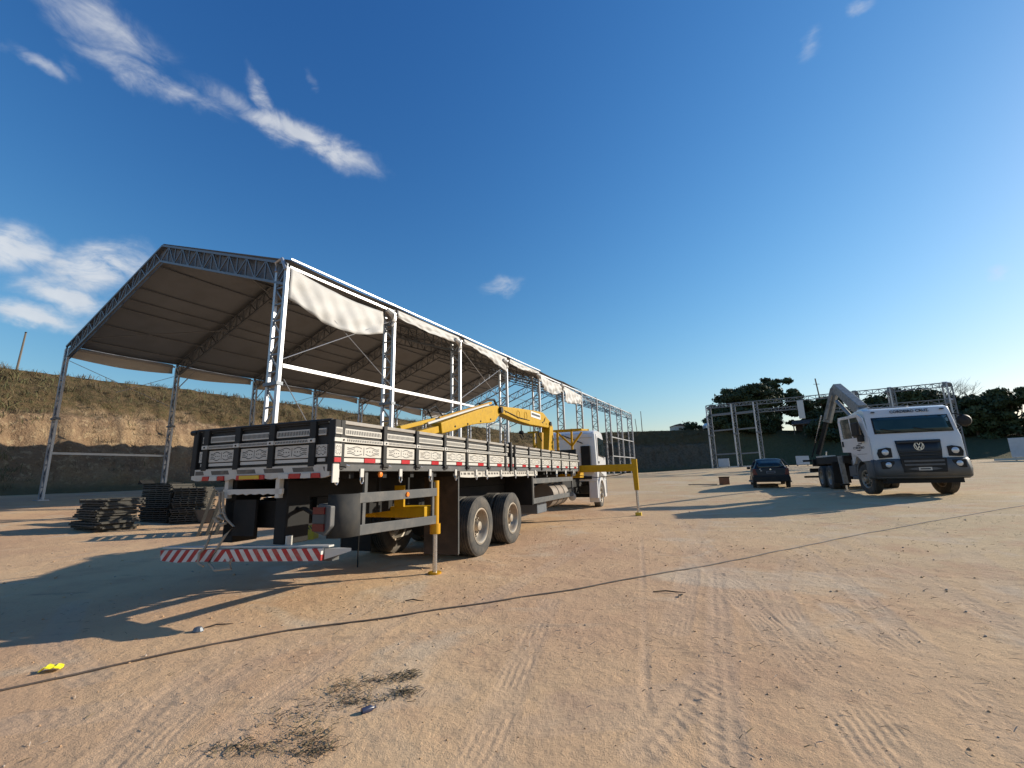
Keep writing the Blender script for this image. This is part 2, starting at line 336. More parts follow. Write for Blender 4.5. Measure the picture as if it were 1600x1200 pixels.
def relief(x, y):
    r = np.hypot(x, y); near = np.clip(1.3-r/26, 0, 1)
    z = .030*fbm(x*.55, y*.55, 3, 3) + near*(.020*fbm(x*2.1, y*2.1, 4, 9) + .009*fbm(x*9, y*9, 3, 21))
    rid = 1+np.abs(fbm(x*1.3+.4*fbm(x*3,y*3,2,5), y*3.4, 3, 33)); z = z - near*.02*np.exp(-(rid/.02)**2)
    worn = np.clip(.62+1.3*fbm(x*.9, y*.9, 3, 44), .2, 1)
    wx = x+.03*fbm(x*3,y*3,2,61); wy = y+.03*fbm(x*3,y*3,2,62)
    mask = np.zeros_like(x)
    for pts, wd, kind in TRACKS:
        pts = np.array(pts); sel = np.where((x > pts[:,0].min()-wd) & (x < pts[:,0].max()+wd) & (y > pts[:,1].min()-wd) & (y < pts[:,1].max()+wd))[0]
        if not len(sel): continue
        X = wx[sel]; Y = wy[sel]; best = np.full(len(sel), 9.0); bv = np.zeros(len(sel)); bu = np.zeros(len(sel)); acc = 0
        for a, b in zip(pts[:-1], pts[1:]):
            d = b-a; L = np.hypot(*d); d = d/L; u = (X-a[0])*d[0]+(Y-a[1])*d[1]; v = -(X-a[0])*d[1]+(Y-a[1])*d[0]
            uc = np.clip(u, 0, L); ds = np.hypot(u-uc, v); k = ds < best; best = np.where(k, ds, best); bv = np.where(k, v, bv); bu = np.where(k, acc+uc, bu); acc += L
        e = np.clip((wd/2-best)/.04+.5, 0, 1)
        if kind == 'rib': pt = np.cos(bv*2*np.pi/.05)*.5*(.55+.45*np.sign(np.sin(bu*7+bv*9)))
        elif kind == 'block': pt = np.cos(bv*2*np.pi/.085)*.3+np.cos((bu+np.abs(bv)*.8)*2*np.pi/.10)*.35
        else: pt = -1.2+0*bv
        berm = np.exp(-((best-wd/2)/.03)**2)*.003
        z[sel] += worn[sel]*(e*(.0052*pt*(1.0 if kind != 'groove' else .5)-.002)+berm)
        mask[sel] = np.maximum(mask[sel], e*worn[sel])
    return z, mask

# ground sheet: rings round the viewpoint, denser where it is seen from close by
fine = np.linspace(R(-58), R(58), 760); coarse = np.linspace(R(58), R(302), 62)[1:-1]
ang = np.concatenate([fine, coarse]); rad = np.concatenate([np.geomspace(.004, 1.0, 12)[:-1], np.geomspace(1.0, 60, 860), np.geomspace(62, 140, 24), np.geomspace(160, 1500, 10)])
AA, RR = np.meshgrid(ang, rad); GX = (RR*np.sin(AA)).ravel(); GY = (RR*np.cos(AA)).ravel()
rel, tmask = relief(GX, GY)
GZ = gzn(np.clip(GX, -90, 90), np.clip(GY, -90, 100)) + rel
na, nr = len(ang), len(rad)
ii, jj = np.meshgrid(np.arange(nr-1), np.arange(na), indexing='ij'); j2 = (jj+1) % na
Q = np.stack([ii*na+jj, ii*na+j2, (ii+1)*na+j2, (ii+1)*na+jj], -1).reshape(-1, 4)[:, ::-1]
VV = np.column_stack([GX, GY, GZ])

mg = bpy.data.materials.new('trampled earth'); mg.use_nodes = True; t = NT(mg.node_tree); b = t.n['Principled BSDF']
P = t.node('ShaderNodeTexCoord').outputs['Object']
n_big = t.noise(P, .16, 4, .6); n_mid = t.noise(P, .9, 6, .65); n_fine = t.noise(P, 22, 6, .7); n_grit = t.noise(P, 130, 3, .7)
px = t.sep(P)[0]
c = t.mix(t.step(n_big, .38, .62), (.645, .425, .24, 1), (.52, .325, .195, 1))
c = t.mix(t.step(t.m('ADD', px, t.m('MULTIPLY', n_mid, 5.0)), 3.5, 12), c, (.54, .40, .235, 1))
c = t.mix(t.m('MULTIPLY', t.step(n_mid, .48, .66), .7), c, (.52, .32, .19, 1))
c = t.mix(t.m('MULTIPLY', t.step(t.noise(P, .5, 5, .6, dist=1.0), .52, .66), .6), c, (.58, .46, .32, 1))
c = t.mix(t.m('MULTIPLY', t.step(n_fine, .55, .75), .28), c, (.24, .165, .11, 1))
c = t.mix(t.m('MULTIPLY', t.step(n_grit, .60, .72), .28), c, (.60, .47, .34, 1))
c = t.mix(t.m('MULTIPLY', t.step(t.noise(P, 3.2, 6, .75), .66, .76), .6), c, (.15, .115, .075, 1))
mp_ = t.node('ShaderNodeMapping'); t.l.new(P, mp_.inputs[0]); mp_.inputs['Rotation'].default_value = (0, 0, R(20)); mp_.inputs['Scale'].default_value = (.5, 2.2, 1)
c = t.mix(t.m('MULTIPLY', t.step(t.noise(mp_.outputs[0], 1.6, 7, .72), .57, .70), .5), c, (.25, .175, .115, 1))
tk = t.node('ShaderNodeAttribute', attribute_name='track').outputs['Fac']
c = t.mix(t.m('MULTIPLY', tk, .25), c, (.47, .37, .29, 1))
t.l.new(c, b.inputs['Base Color']); b.inputs['Roughness'].default_value = .95; b.inputs['Specular IOR Level'].default_value = .15
bp = t.node('ShaderNodeBump'); bp.inputs['Strength'].default_value = .85; bp.inputs['Distance'].default_value = .028
hh = t.m('ADD', t.m('MULTIPLY', n_fine, .6), t.m('ADD', t.m('MULTIPLY', n_grit, .26), t.m('MULTIPLY', t.noise(P, 6, 5, .6), .8)))
t.l.new(hh, bp.inputs['Height']); t.l.new(bp.outputs[0], b.inputs['Normal'])
gm = np_mesh('ground', VV, Q, mg, True)
at = gm.attributes.new('track', 'FLOAT', 'POINT'); at.data.foreach_set('value', tmask.astype(np.float32))
ground = link('ground', gm); ground['kind'] = 'structure'

# ------------------------------------------------------------------ cut bank round the yard
n_ = (.85, -.53)
def cr(k): return (-37+.53*k, 32+.85*k)
BK_ = [((cr(k)[0]+8*n_[0], cr(k)[1]+8*n_[1]), cr(k), 10.0+.25*math.sin(k*.13)) for k in (-80, -40, 0, 22, 44, 58)] + \
 [((9, 82), (3, 92), 10), ((26, 87), (26, 95), 10), ((40, 87), (41, 95), 10.0), ((46, 85.5), (50, 95.5), 9.7), ((50, 80), (60, 95), 9.2), ((55, 68), (72, 88), 8.0), ((60, 50), (82, 72), 6.2), ((68, 28), (96, 42), 5.6), ((80, -5), (112, -5), 5.6), ((80, -60), (112, -60), 5)]
def catmull(A, n):
    A = np.array(A, float); out = []
    for i in range(len(A)-1):
        p0, p1, p2, p3 = A[max(i-1,0)], A[i], A[i+1], A[min(i+2,len(A)-1)]
        m = max(2, int(np.hypot(*(p2-p1)[:2])/n))
        for q in np.linspace(0, 1, m, endpoint=False):
            out.append(.5*((2*p1)+(p2-p0)*q+(2*p0-5*p1+4*p2-p3)*q**2+(3*p1-p0-3*p2+p3)*q**3))
    return np.array(out+[A[-1]])
line = catmull([(*a, *c_, zc) for a, c_, zc in BK_], .30)
NU = len(line); vv = np.concatenate([np.linspace(-.12, 1.0, 46), [1.04, 1.1, 1.25, 1.6, 2.4, 4, 8, 14, 24]]); NVv = len(vv)
U = np.repeat(np.arange(NU), NVv); Vp = np.tile(vv, NU); Ln = line[U]
bx = Ln[:,0]+(Ln[:,2]-Ln[:,0])*Vp; by = Ln[:,1]+(Ln[:,3]-Ln[:,1])*Vp
toez = np.repeat(gzn(line[:,0], line[:,1]), NVv); vc = np.clip(Vp, 0, 1); al = U*.30
left = np.clip((20-Ln[:,0])/30, 0, 1); steep = np.clip((44-Ln[:,0])/6, 0, 1)
prof = np.where(vc < .16, vc*1.1, .176+(vc-.16)/.84*.824)
cut = np.interp(vc, [0, .12, .2, .48, .56, .66, 1], [0, .05, .16, .60, .64, .76, 1.0]); smooth = vc*vc*(3-2*vc)
prof = steep*cut+(1-steep)*smooth
bz = toez-.35*np.clip(-Vp/.12, 0, 1)+(Ln[:,4]-toez)*prof
rug = fbm(al*.5, vc*6, 4, 70)*.9*steep + np.abs(fbm(al*1.3, vc*1.6, 3, 71))*1.9*steep*np.exp(-((vc-.36)/.2)**2) + fbm(al*2.4, vc*9, 4, 73)*.75*steep
env = np.clip(vc*6, 0, 1)*np.clip((1.35-Vp)/.3, 0, 1)
dx = (Ln[:,0]-Ln[:,2]); dy = (Ln[:,1]-Ln[:,3]); dl = np.hypot(dx, dy)
bx += rug*env*dx/dl; by += rug*env*dy/dl; bz += env*.35*fbm(al*.35, vc*3, 3, 75) + (Vp >= 1)*.5*fbm(bx*.05, by*.05, 3, 77)
ii, jj = np.meshgrid(np.arange(NU-1), np.arange(NVv-1), indexing='ij')
Qb = np.stack([ii*NVv+jj, (ii+1)*NVv+jj, (ii+1)*NVv+jj+1, ii*NVv+jj+1], -1).reshape(-1, 4)[:, ::-1]
mb = bpy.data.materials.new('cut earth bank'); mb.use_nodes = True; t = NT(mb.node_tree); b = t.n['Principled BSDF']
P = t.node('ShaderNodeTexCoord').outputs['Object']; av = t.node('ShaderNodeAttribute', attribute_name='up').outputs['Fac']; lf = t.node('ShaderNodeAttribute', attribute_name='leftness').outputs['Fac']
nb = t.noise(P, .35, 6, .65); nf = t.noise(P, 2.6, 6, .7); n3 = t.noise(P, 9, 4, .7)
soil = t.mix(t.step(nb, .4, .6), (.35, .24, .14, 1), (.25, .165, .10, 1)); soil = t.mix(t.step(nf, .5, .7), soil, (.47, .35, .21, 1)); soil = t.mix(t.m('MULTIPLY', t.step(n3, .5, .7), .6), soil, (.17, .10, .06, 1))
dk = t.mix(t.step(nf, .4, .65), (.17, .125, .085, 1), (.10, .078, .052, 1))  # far bank soil, darkened in colour for the shade on that face
veg = t.mix(t.step(nf, .42, .6), (.14, .095, .05, 1), (.10, .08, .038, 1)); veg = t.mix(t.m('MULTIPLY', t.step(n3, .5, .7), .6), veg, (.055, .045, .022, 1))
grs = t.mix(t.step(nf, .4, .65), (.10, .095, .045, 1), (.13, .11, .06, 1))
body = t.mix(lf, dk, soil)
vt = t.step(t.m('ADD', av, t.m('MULTIPLY', t.m('SUBTRACT', nb, .5), .5)), .50, .62)
body = t.mix(vt, body, veg)
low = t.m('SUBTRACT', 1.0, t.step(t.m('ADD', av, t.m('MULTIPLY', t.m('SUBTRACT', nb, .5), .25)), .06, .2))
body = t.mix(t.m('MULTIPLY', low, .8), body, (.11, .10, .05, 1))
rt = t.node('ShaderNodeAttribute', attribute_name='grassy').outputs['Fac']
body = t.mix(rt, body, grs)
t.l.new(body, b.inputs['Base Color']); b.inputs['Roughness'].default_value = .95; b.inputs['Specular IOR Level'].default_value = .1
bp = t.node('ShaderNodeBump'); bp.inputs['Strength'].default_value = 1; bp.inputs['Distance'].default_value = .25
t.l.new(t.m('ADD', nf, t.m('MULTIPLY', n3, .4)), bp.inputs['Height']); t.l.new(bp.outputs[0], b.inputs['Normal'])
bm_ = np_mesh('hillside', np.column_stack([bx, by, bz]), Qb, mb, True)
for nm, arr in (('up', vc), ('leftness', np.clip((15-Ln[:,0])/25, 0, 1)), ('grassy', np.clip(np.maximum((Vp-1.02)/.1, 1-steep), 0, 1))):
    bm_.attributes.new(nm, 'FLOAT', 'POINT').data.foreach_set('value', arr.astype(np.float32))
hill = link('hillside', bm_); hill['kind'] = 'structure'
BZ = bz.reshape(NU, NVv); BX = bx.reshape(NU, NVv); BY = by.reshape(NU, NVv)
def bank_pt(u, v):
    i = int(min(NU-1, max(0, u))); k = int(np.argmin(abs(vv-v))); return Vector((BX[i,k], BY[i,k], BZ[i,k]))
def crest_near(x, y, v=1.0):
    k = int(np.argmin(abs(vv-v))); i = int(np.argmin((BX[:,k]-x)**2+(BY[:,k]-y)**2)); return Vector((BX[i,k], BY[i,k], BZ[i,k]))
def hz(x, y):
    i = int(np.argmin((BX-x)**2+(BY-y)**2)); return float(BZ.ravel()[i])

# scrub and grass tufts growing on the bank
def tufts(name, pts, hgt, nb_, mats, label, cat, spread=.25, seed=1):
    g = np.random.default_rng(seed); n = len(pts); pts = np.asarray(pts)
    base = np.repeat(pts, nb_, 0); m = len(base); a = g.uniform(0, 2*np.pi, m); hl = np.repeat(np.asarray(hgt), nb_)*g.uniform(.5, 1.1, m)
    off = g.normal(0, 1, (m, 2))*spread*hl[:,None]; lean = g.normal(0, .5, (m, 2))*hl[:,None]
    wd = hl*g.uniform(.02, .055, m); p0 = base+np.column_stack([off, -.05*np.ones(m)])
    s_ = np.column_stack([np.cos(a)*wd, np.sin(a)*wd, 0*a]); mid = p0+np.column_stack([lean*.4, hl*.6]); tip = p0+np.column_stack([lean, hl])
    V = np.stack([p0-s_*.6, p0+s_*.6, mid+s_, tip, mid-s_], 1).reshape(-1, 3)
    k = np.arange(m)*5; T = np.concatenate([np.stack([k, k+1, k+2], 1), np.stack([k, k+2, k+4], 1), np.stack([k+4, k+2, k+3], 1)])
    mi = np.tile(g.integers(0, len(mats), m), 3)
    o = link(name, np_mesh(name, V, T, mats, False, mi)); o['kind'] = 'stuff'; o['label'] = label; o['category'] = cat; return o
g = np.random.default_rng(5)
iu = g.integers(0, NU, 42000); iv = np.clip(g.beta(2.2, 1.3, 42000)*46, 4, 46).astype(int)
keep = (BX[iu, iv] < 48) & (BY[iu, iv] > -5) & (vnoise(iu*.06, iv*.25, 90)+.5*vnoise(iu*.2, iv*.8, 91) > np.where(iv > 24, .42, .95))
iu, iv = iu[keep], iv[keep]; pts = np.column_stack([BX[iu, iv], BY[iu, iv], BZ[iu, iv]])
tufts('bank_scrub', pts, .16+.36*g.random(len(pts))**3, 10, [M['dry'], M['scrub'], M['scrub2'], M['scrub'], M['scrub2'], M['green']], 'brown scrub and dry grass growing over the cut bank', 'scrub', .45, 2)
iu = g.integers(0, NU, 3000); k1 = 46+g.integers(-3, 3, 3000); keep = (BX[iu, k1] < 10) & (BY[iu, k1] > 5); iu, k1 = iu[keep], k1[keep]
pts = np.column_stack([BX[iu, k1], BY[iu, k1], BZ[iu, k1]])
tufts('crest_grass', pts, .12+.5*g.random(len(pts))**4, 16, [M['dry'], M['scrub'], M['scrub2'], M['scrub']], 'tufts of dry grass along the top edge of the bank', 'grass', .4, 3)
# denser green grass at the far left end of the bank
iu = g.integers(0, NU, 9000); iv = g.integers(6, 46, 9000); keep = (BX[iu, iv] < -31) & (BY[iu, iv] > 8) & (BY[iu, iv] < 36-(BX[iu, iv]+37)*1.2); iu, iv = iu[keep], iv[keep]
pts = np.column_stack([BX[iu, iv], BY[iu, iv], BZ[iu, iv]])
if len(pts): tufts('bank_grass', pts, .3+.4*g.random(len(pts)), 10, [M['dry'], M['green'], M['green']], 'tall yellow green grass on the left end of the bank', 'grass', .45, 4)

# ------------------------------------------------------------------ the long marquee
TA = R(28.3)
TR0 = Vector((-8.03, 15.03, 0)); TW = 19.2
AV = Vector((math.sin(TA), math.cos(TA), 0)); AX = Vector((math.cos(TA), -math.sin(TA), 0))
tent = thing('marquee', 'long white gabled marquee on lattice steel columns, roof sheeted only over its near bays', 'marquee', tuple(TR0), -TA)
EAVE, RIDGE = 9.0, 12.58
SY = [0, 5.5, 10.8, 16.2, 21.3, 26.1, 30.8, 35.4, 40.0, 44.8, 49.9]
def tw(x, y): p = TR0+AX*x+AV*y; return p.x, p.y
def lattice(mb, p, q, n, wd, zig=True, cross=True):
    p0, p1 = Vector(p[0]), Vector(p[1]); q0, q1 = Vector(q[0]), Vector(q[1]); out = []
    for k in range(n):
        a = p0.lerp(p1, k/n); b = q0.lerp(q1, k/n); a2 = p0.lerp(p1, (k+1)/n); b2 = q0.lerp(q1, (k+1)/n)
        if cross: out.append((a, b))
        if zig: out.append((a, b2) if k % 2 == 0 else (b, a2))
    for a, b in out: mb.bar(a, b, wd, wd*.8)
    return out
def column(parent, x, y, zb, zt, dx, detail, n=13, wide=.13, mname='galv'):
    # two chords, dx apart, laced together
    c = MB(); c.b2(x-wide*.4+dx, x+wide*.4+dx, y-.05, y+.05, zb-.1, zt-.05)
    c.b2(x+dx*.5-abs(dx)*.9, x+dx*.5+abs(dx)*.9, y-.22, y+.22, zb-.12, zb+.03)
    co = c.build('column', M[mname], parent)
    o = MB(); o.b2(x-wide/2, x+wide/2, y-.055, y+.055, zb-.1, zt); o.build('chord', M['galv'], co)
    p = ((x, y, zb+.1), (x, y, zt-.1)); q = ((x+dx, y, zb+.1), (x+dx, y, zt-.1))
    if detail:
        for a, b in lattice(MB(), p, q, n, .05):
            MB().bar(a, b, .055, .055, (0, 1, 0)).build('lacing_bar', M['galvd'], co)
        for zz in (zb+(zt-zb)*.52,):
            MB().b2(min(x, x+dx)-wide*.7, max(x, x+dx)+wide*.7, y-.12, y+.12, zz-.06, zz+.06).build('splice_plate', M['galvd'], co)
    else:
        l = MB(); lattice(l, p, q, n, .055); l.build('lacing', M['galvd'], co)
    return co
def rafter(parent, y, x0, z0, x1, z1, dep, detail, n=15):
    r_ = MB(); r_.bar((x0, y, z0), (x1, y, z1), .10, .09); ro = r_.build('rafter_truss', M['galvd'], parent)
    b_ = MB(); b_.bar((x0, y, z0-dep), (x1, y, z1-dep), .10, .09); b_.build('bottom_chord', M['galvd'], ro)
    p = ((x0, y, z0), (x1, y, z1)); q = ((x0, y, z0-dep), (x1, y, z1-dep))
    if detail:
        for a, b in lattice(MB(), p, q, n, .05): MB().bar(a, b, .05, .05).build('lacing_bar', M['galvd'], ro)
    else:
        l = MB(); lattice(l, p, q, n, .05); l.build('lacing', M['galvd'], ro)
    return ro
for i, y in enumerate(SY):
    for side in (0, 1):
        x = 0.0 if side == 0 else -TW; dx = -.55 if side == 0 else .42
        gx, gy = tw(x, y); zb = gz(gx, gy)
        column(tent, x, y, zb, EAVE, dx, (i < 3 if side == 0 else i < 2), 14, .15 if side == 0 else .13)
    xm = -TW/2
    rafter(tent, y, 0, EAVE+.15, xm, RIDGE, .80, i == 0); rafter(tent, y, -TW, EAVE+.15, xm, RIDGE, .80, i == 0)
# near gable: sheeting behind the end truss
for sx in (0, -TW):
    s_ = MB(); s_.add([(sx*.985-.1 if sx == 0 else sx*.99, .14, EAVE+.2), (-TW/2, .14, RIDGE+.03), (-TW/2, .14, RIDGE-.78), (sx*.985-.1 if sx == 0 else sx*.99, .14, EAVE-.62)], [(0, 1, 2, 3)])
    s_.build('gable_sheet', M['gable'], tent, solid=.012)
# roof sheets over the near bays, one per slope and bay, sagging a little between the frames
for i in range(7):
    y0, y1 = SY[i], SY[i+1]
    for side in (0, 1):
        if i == 6 and side == 0: continue
        xe = .12 if side == 0 else -TW-.12; rows = []
        for a in np.linspace(0, 1, 9):
            row = []
            for b_ in np.linspace(0, 1, 15):
                x = xe+(-TW/2-xe)*b_; z = EAVE+.26+(RIDGE+.10-EAVE-.26)*b_
                z -= .10*math.sin(math.pi*a)*(.6+.4*math.sin(b_*19)**2)
                row.append((x, y0+(y1-y0)*a, z))
            rows.append(row)
        MB().grid(rows).build('roof_sheet', M['roofsheet'], tent, smooth=True, solid=.01)
        # purlins
    for side in (0, 1):
        for b_ in (.10, .28, .46, .55, .66, .86):
            xe = 0 if side == 0 else -TW; x = xe+(-TW/2-xe)*b_; z = EAVE+.12+(RIDGE-EAVE-.15)*b_
            MB().tube((x, y0, z), (x, y1, z), .035, 6).build('purlin', M['galvd'], tent)
for i in range(7, 10):
    for side in (0, 1):
        for b_ in (.33, .66):
            xe = 0 if side == 0 else -TW; x = xe+(-TW/2-xe)*b_; z = EAVE+.12+(RIDGE-EAVE-.15)*b_
            MB().tube((x, SY[i], z), (x, SY[i+1], z), .03, 5).build('purlin', M['galvd'], tent)
# eave beams, ridge tube
for i in range(10):
    for x in (0, -TW):
        MB().bar((x, SY[i]+.09, EAVE+.05), (x, SY[i+1]-.09, EAVE+.05), .09, .09).build('eave_beam', M['galv'], tent)
    MB().tube((-TW/2, SY[i], RIDGE-.05), (-TW/2, SY[i+1], RIDGE-.05), .04, 6).build('ridge_tube', M['galvd'], tent)
    if i >= 4:
        l = MB(); l.bar((0, SY[i]+.1, EAVE-.5), (0, SY[i+1]-.1, EAVE-.5), .06, .06); lattice(l, ((0, SY[i]+.1, EAVE), (0, SY[i+1]-.1, EAVE)), ((0, SY[i]+.1, EAVE-.5), (0, SY[i+1]-.1, EAVE-.5)), 6, .04)
        l.build('edge_truss', M['galvd'], tent)
# eave valances hanging from the sheets: loose on the camera side, straight at the back
def valance(name, y0, y1, top, drop, x, wav, seed, nseg=40, lab=None):
    rows = []; rg = random.Random(seed)
    ph = [rg.uniform(0, 6) for _ in range(4)]
    for a in np.linspace(0, 1, nseg):
        row = []; t_ = top(a); d_ = drop(a)
        for b_ in np.linspace(0, 1, 12):
            f = wav*(.2+b_)*(math.sin(a*17+b_*4+ph[0])+.6*math.sin(a*37-b_*7+ph[1])+.5*math.sin(b_*11+a*6+ph[2]))
            row.append((x+f, y0+(y1-y0)*a, t_-d_*b_))
        rows.append(row)
    return MB().grid(rows).build(name, M['canvas'], tent, smooth=True, solid=.008, label=lab)
valance('valance', .10, SY[1]-.75, lambda a: EAVE+.02-.28*math.sin(math.pi*a*.75), lambda a: 1.15-.12*a+.35*math.sin(math.pi*a), .06, .045, 1, lab='loose white side sheet drooping below the eave of the first bay')
valance('valance', SY[1]+.1, SY[2]-.2, lambda a: EAVE+.16, lambda a: .34+.12*math.sin(a*3), .10, .03, 2)
valance('valance', SY[2]+.25, SY[3]-.1, lambda a: EAVE+.18, lambda a: .25+.75*a**1.6, .10, .04, 3)
valance('valance', SY[3]+.3, SY[4]-.1, lambda a: EAVE+.2, lambda a: .3+.1*math.sin(a*5), .10, .03, 4)
valance('valance', SY[4]+.2, SY[5]-.1, lambda a: EAVE+.05-.2*math.sin(a*3), lambda a: .8+.25*math.sin(a*4), .10, .07, 5)
valance('valance', SY[5]+.2, SY[6]-.2, lambda a: EAVE-.1-.25*a, lambda a: 1.1+.25*math.sin(a*4+1), .10, .07, 6)
for i in range(7):
    valance('valance', SY[i]+.15, SY[i+1]-.15, lambda a: EAVE+.22, (lambda a: .62+.16*math.sin(a*math.pi*1.0+i)), -TW-.14, .012, 20+i, 18)
# folded cloth knots at the column heads, eave strap and gutter rail
for i in range(1, 6):
    k = MB(); k.path([(.12, SY[i]-.6, EAVE-.05), (.16, SY[i]-.3, EAVE-.2), (.1, SY[i]-.1, EAVE-.45), (.05, SY[i]-.2, EAVE-.7)], [.10, .14, .11, .05], 7)
    k.build('rolled_cloth', M['canvas'], tent, smooth=True)
for i in range(4):
    MB().bar((.16, SY[i]+.02, EAVE+.30), (.16, SY[i+1]-.02, EAVE+.30), .04, .06).build('eave_rail', M['galv'], tent)
h_ = MB(); h_.path([(.02, -.05, EAVE-.1), (-.25, -.06, EAVE+.38), (-.6, -.05, EAVE+.30), (-.55, -.05, EAVE-.05)], .07, 6); h_.build('corner_bracket', M['galv'], tent)
# side rails and wind braces
for y0, y1 in ((0, 1), (1, 2)): MB().bar((.0, SY[y0]+.1, 5.36), (.0, SY[y1]-.1, 5.40), .12, .13).build('side_rail', M['galv'], tent)
MB().bar((0, SY[2]+.1, 5.4), (0, SY[3]-.1, 5.4), .1, .1).build('side_rail', M['galv'], tent)
MB().bar((-TW, .1, 3.22), (-TW, SY[1]-.1, 3.22), .12, .12).build('side_rail', M['galv'], tent)
for i in (8, 9):
    for z in (3.3, 5.4): MB().bar((0, SY[i]+.1, z), (0, SY[i+1]-.1, z), .09, .09).build('side_rail', M['galv'], tent)
for a, b_ in (((0, .1, 5.6), (0, SY[1]-.1, 8.6)), ((0, 1.6, 8.0), (0, SY[1]-.15, 5.6)), ((0, SY[2]+.1, 5.7), (0, SY[3]-.2, 8.6)), ((0, SY[2]+.1, 8.6), (0, SY[3]-.2, 5.8)), ((0, .2, 4.9), (-.3, 3.2, 1.2)),
              ((-TW, .1, 8.4), (-TW, SY[1]-.1, 6.4)), ((-TW, SY[1]-.1, 8.4), (-TW, SY[1]-3, 6.9)), ((-TW, SY[2], 6.5), (-TW, SY[3], 8.6)), ((-3, .1, 9.7), (-8.2, 5.2, 11.1)), ((-TW+2.0, .1, 9.3), (-TW+6, 5.3, 10.5)), ((-2.6, 5.6, 9.5), (-7, 10.6, 10.9)), ((-2.6, 10.9, 9.5), (-7, 16.0, 10.9))):
    MB().tube(a, b_, .016 if a[2] < 9 else .028, 5).build('brace_cable', M['galvd'] if a[2] > 9 else M['galv'], tent)
for i in range(1, 7):  # knee struts by the back columns
    MB().bar((-TW+.25, SY[i]+.1, EAVE-1.4), (-TW+.2, SY[i]+1.0, EAVE-.1), .05, .05).build('knee_brace', M['galv'], tent)

# ------------------------------------------------------------------ second, bare marquee frame at the right
f2 = thing('bare_marquee_frame', 'bare grey lattice marquee frame without any roof sheet, in front of the dark trees', 'frame', (20.1, 46.3, 0), math.atan2(36.46-46.35, 35.82-20.13))
FL = math.hypot(35.82-20.13, 36.46-46.35); FA = math.atan2(36.46-46.35, 35.82-20.13)
def fw(x, y=0): return (20.13+x*math.cos(FA)-y*math.sin(FA), 46.35+x*math.sin(FA)+y*math.cos(FA))
FT = 8.0
fx = [0, 2.35, 4.35]
for x in fx:
    zb = gz(*fw(x)); column(f2, x, 0, zb, FT+.0, .42 if x == 0 else .34, True, 12, .12, 'galvd')
for x, xx in ((0, 2.35), (2.35, 4.35)):
    for z in (3.0, 5.4, 7.0): MB().bar((x+.4, 0, z), (xx-.05, 0, z+.05), .12, .22 if z > 6 else .13).build('cross_beam', M['galvd'], f2)
    MB().bar((x+.4, 0, gz(*fw(x))+.05), (xx-.05, 0, gz(*fw(xx))+.05), .12, .12).build('ground_rail', M['galv'], f2)
def truss(x0, x1, z, dep, y=0, n=14):
    l = MB(); l.bar((x0, y, z), (x1, y, z), .07, .07); l.bar((x0, y, z-dep), (x1, y, z-dep), .07, .07); lattice(l, ((x0, y, z), (x1, y, z)), ((x0, y, z-dep), (x1, y, z-dep)), n, .05)
    return l.build('eave_truss', M['galvd'], f2)
truss(0, 4.4, FT+.05, .3); truss(4.4, 12.4, FT+.05, .34); truss(12.4, FL, FT+.05, .34); truss(4.7, 8.2, 7.2, .28, 0, 6); truss(10.5, FL, 6.7, .34, 0, 12)
MB().b2(8.0, 8.5, -.1, .1, 6.0, FT-.3).build('hanging_stub', M['galv'], f2)
for x in (12.4, 14.9, FL):
    for y in (0, 1.3):
        zb = gz(*fw(x, y)); column(f2, x, y, zb, FT+(.1 if y else 0), .3, False, 16, .10, 'galvd')
    for z in (FT+.1, FT-1.3):
        l = MB(); l.bar((x+.15, 0, z-.25), (x+.15, 1.3, z+.05), .26, .34, (0, 0, 1)); l.build('portal_beam', M['galvd'], f2)

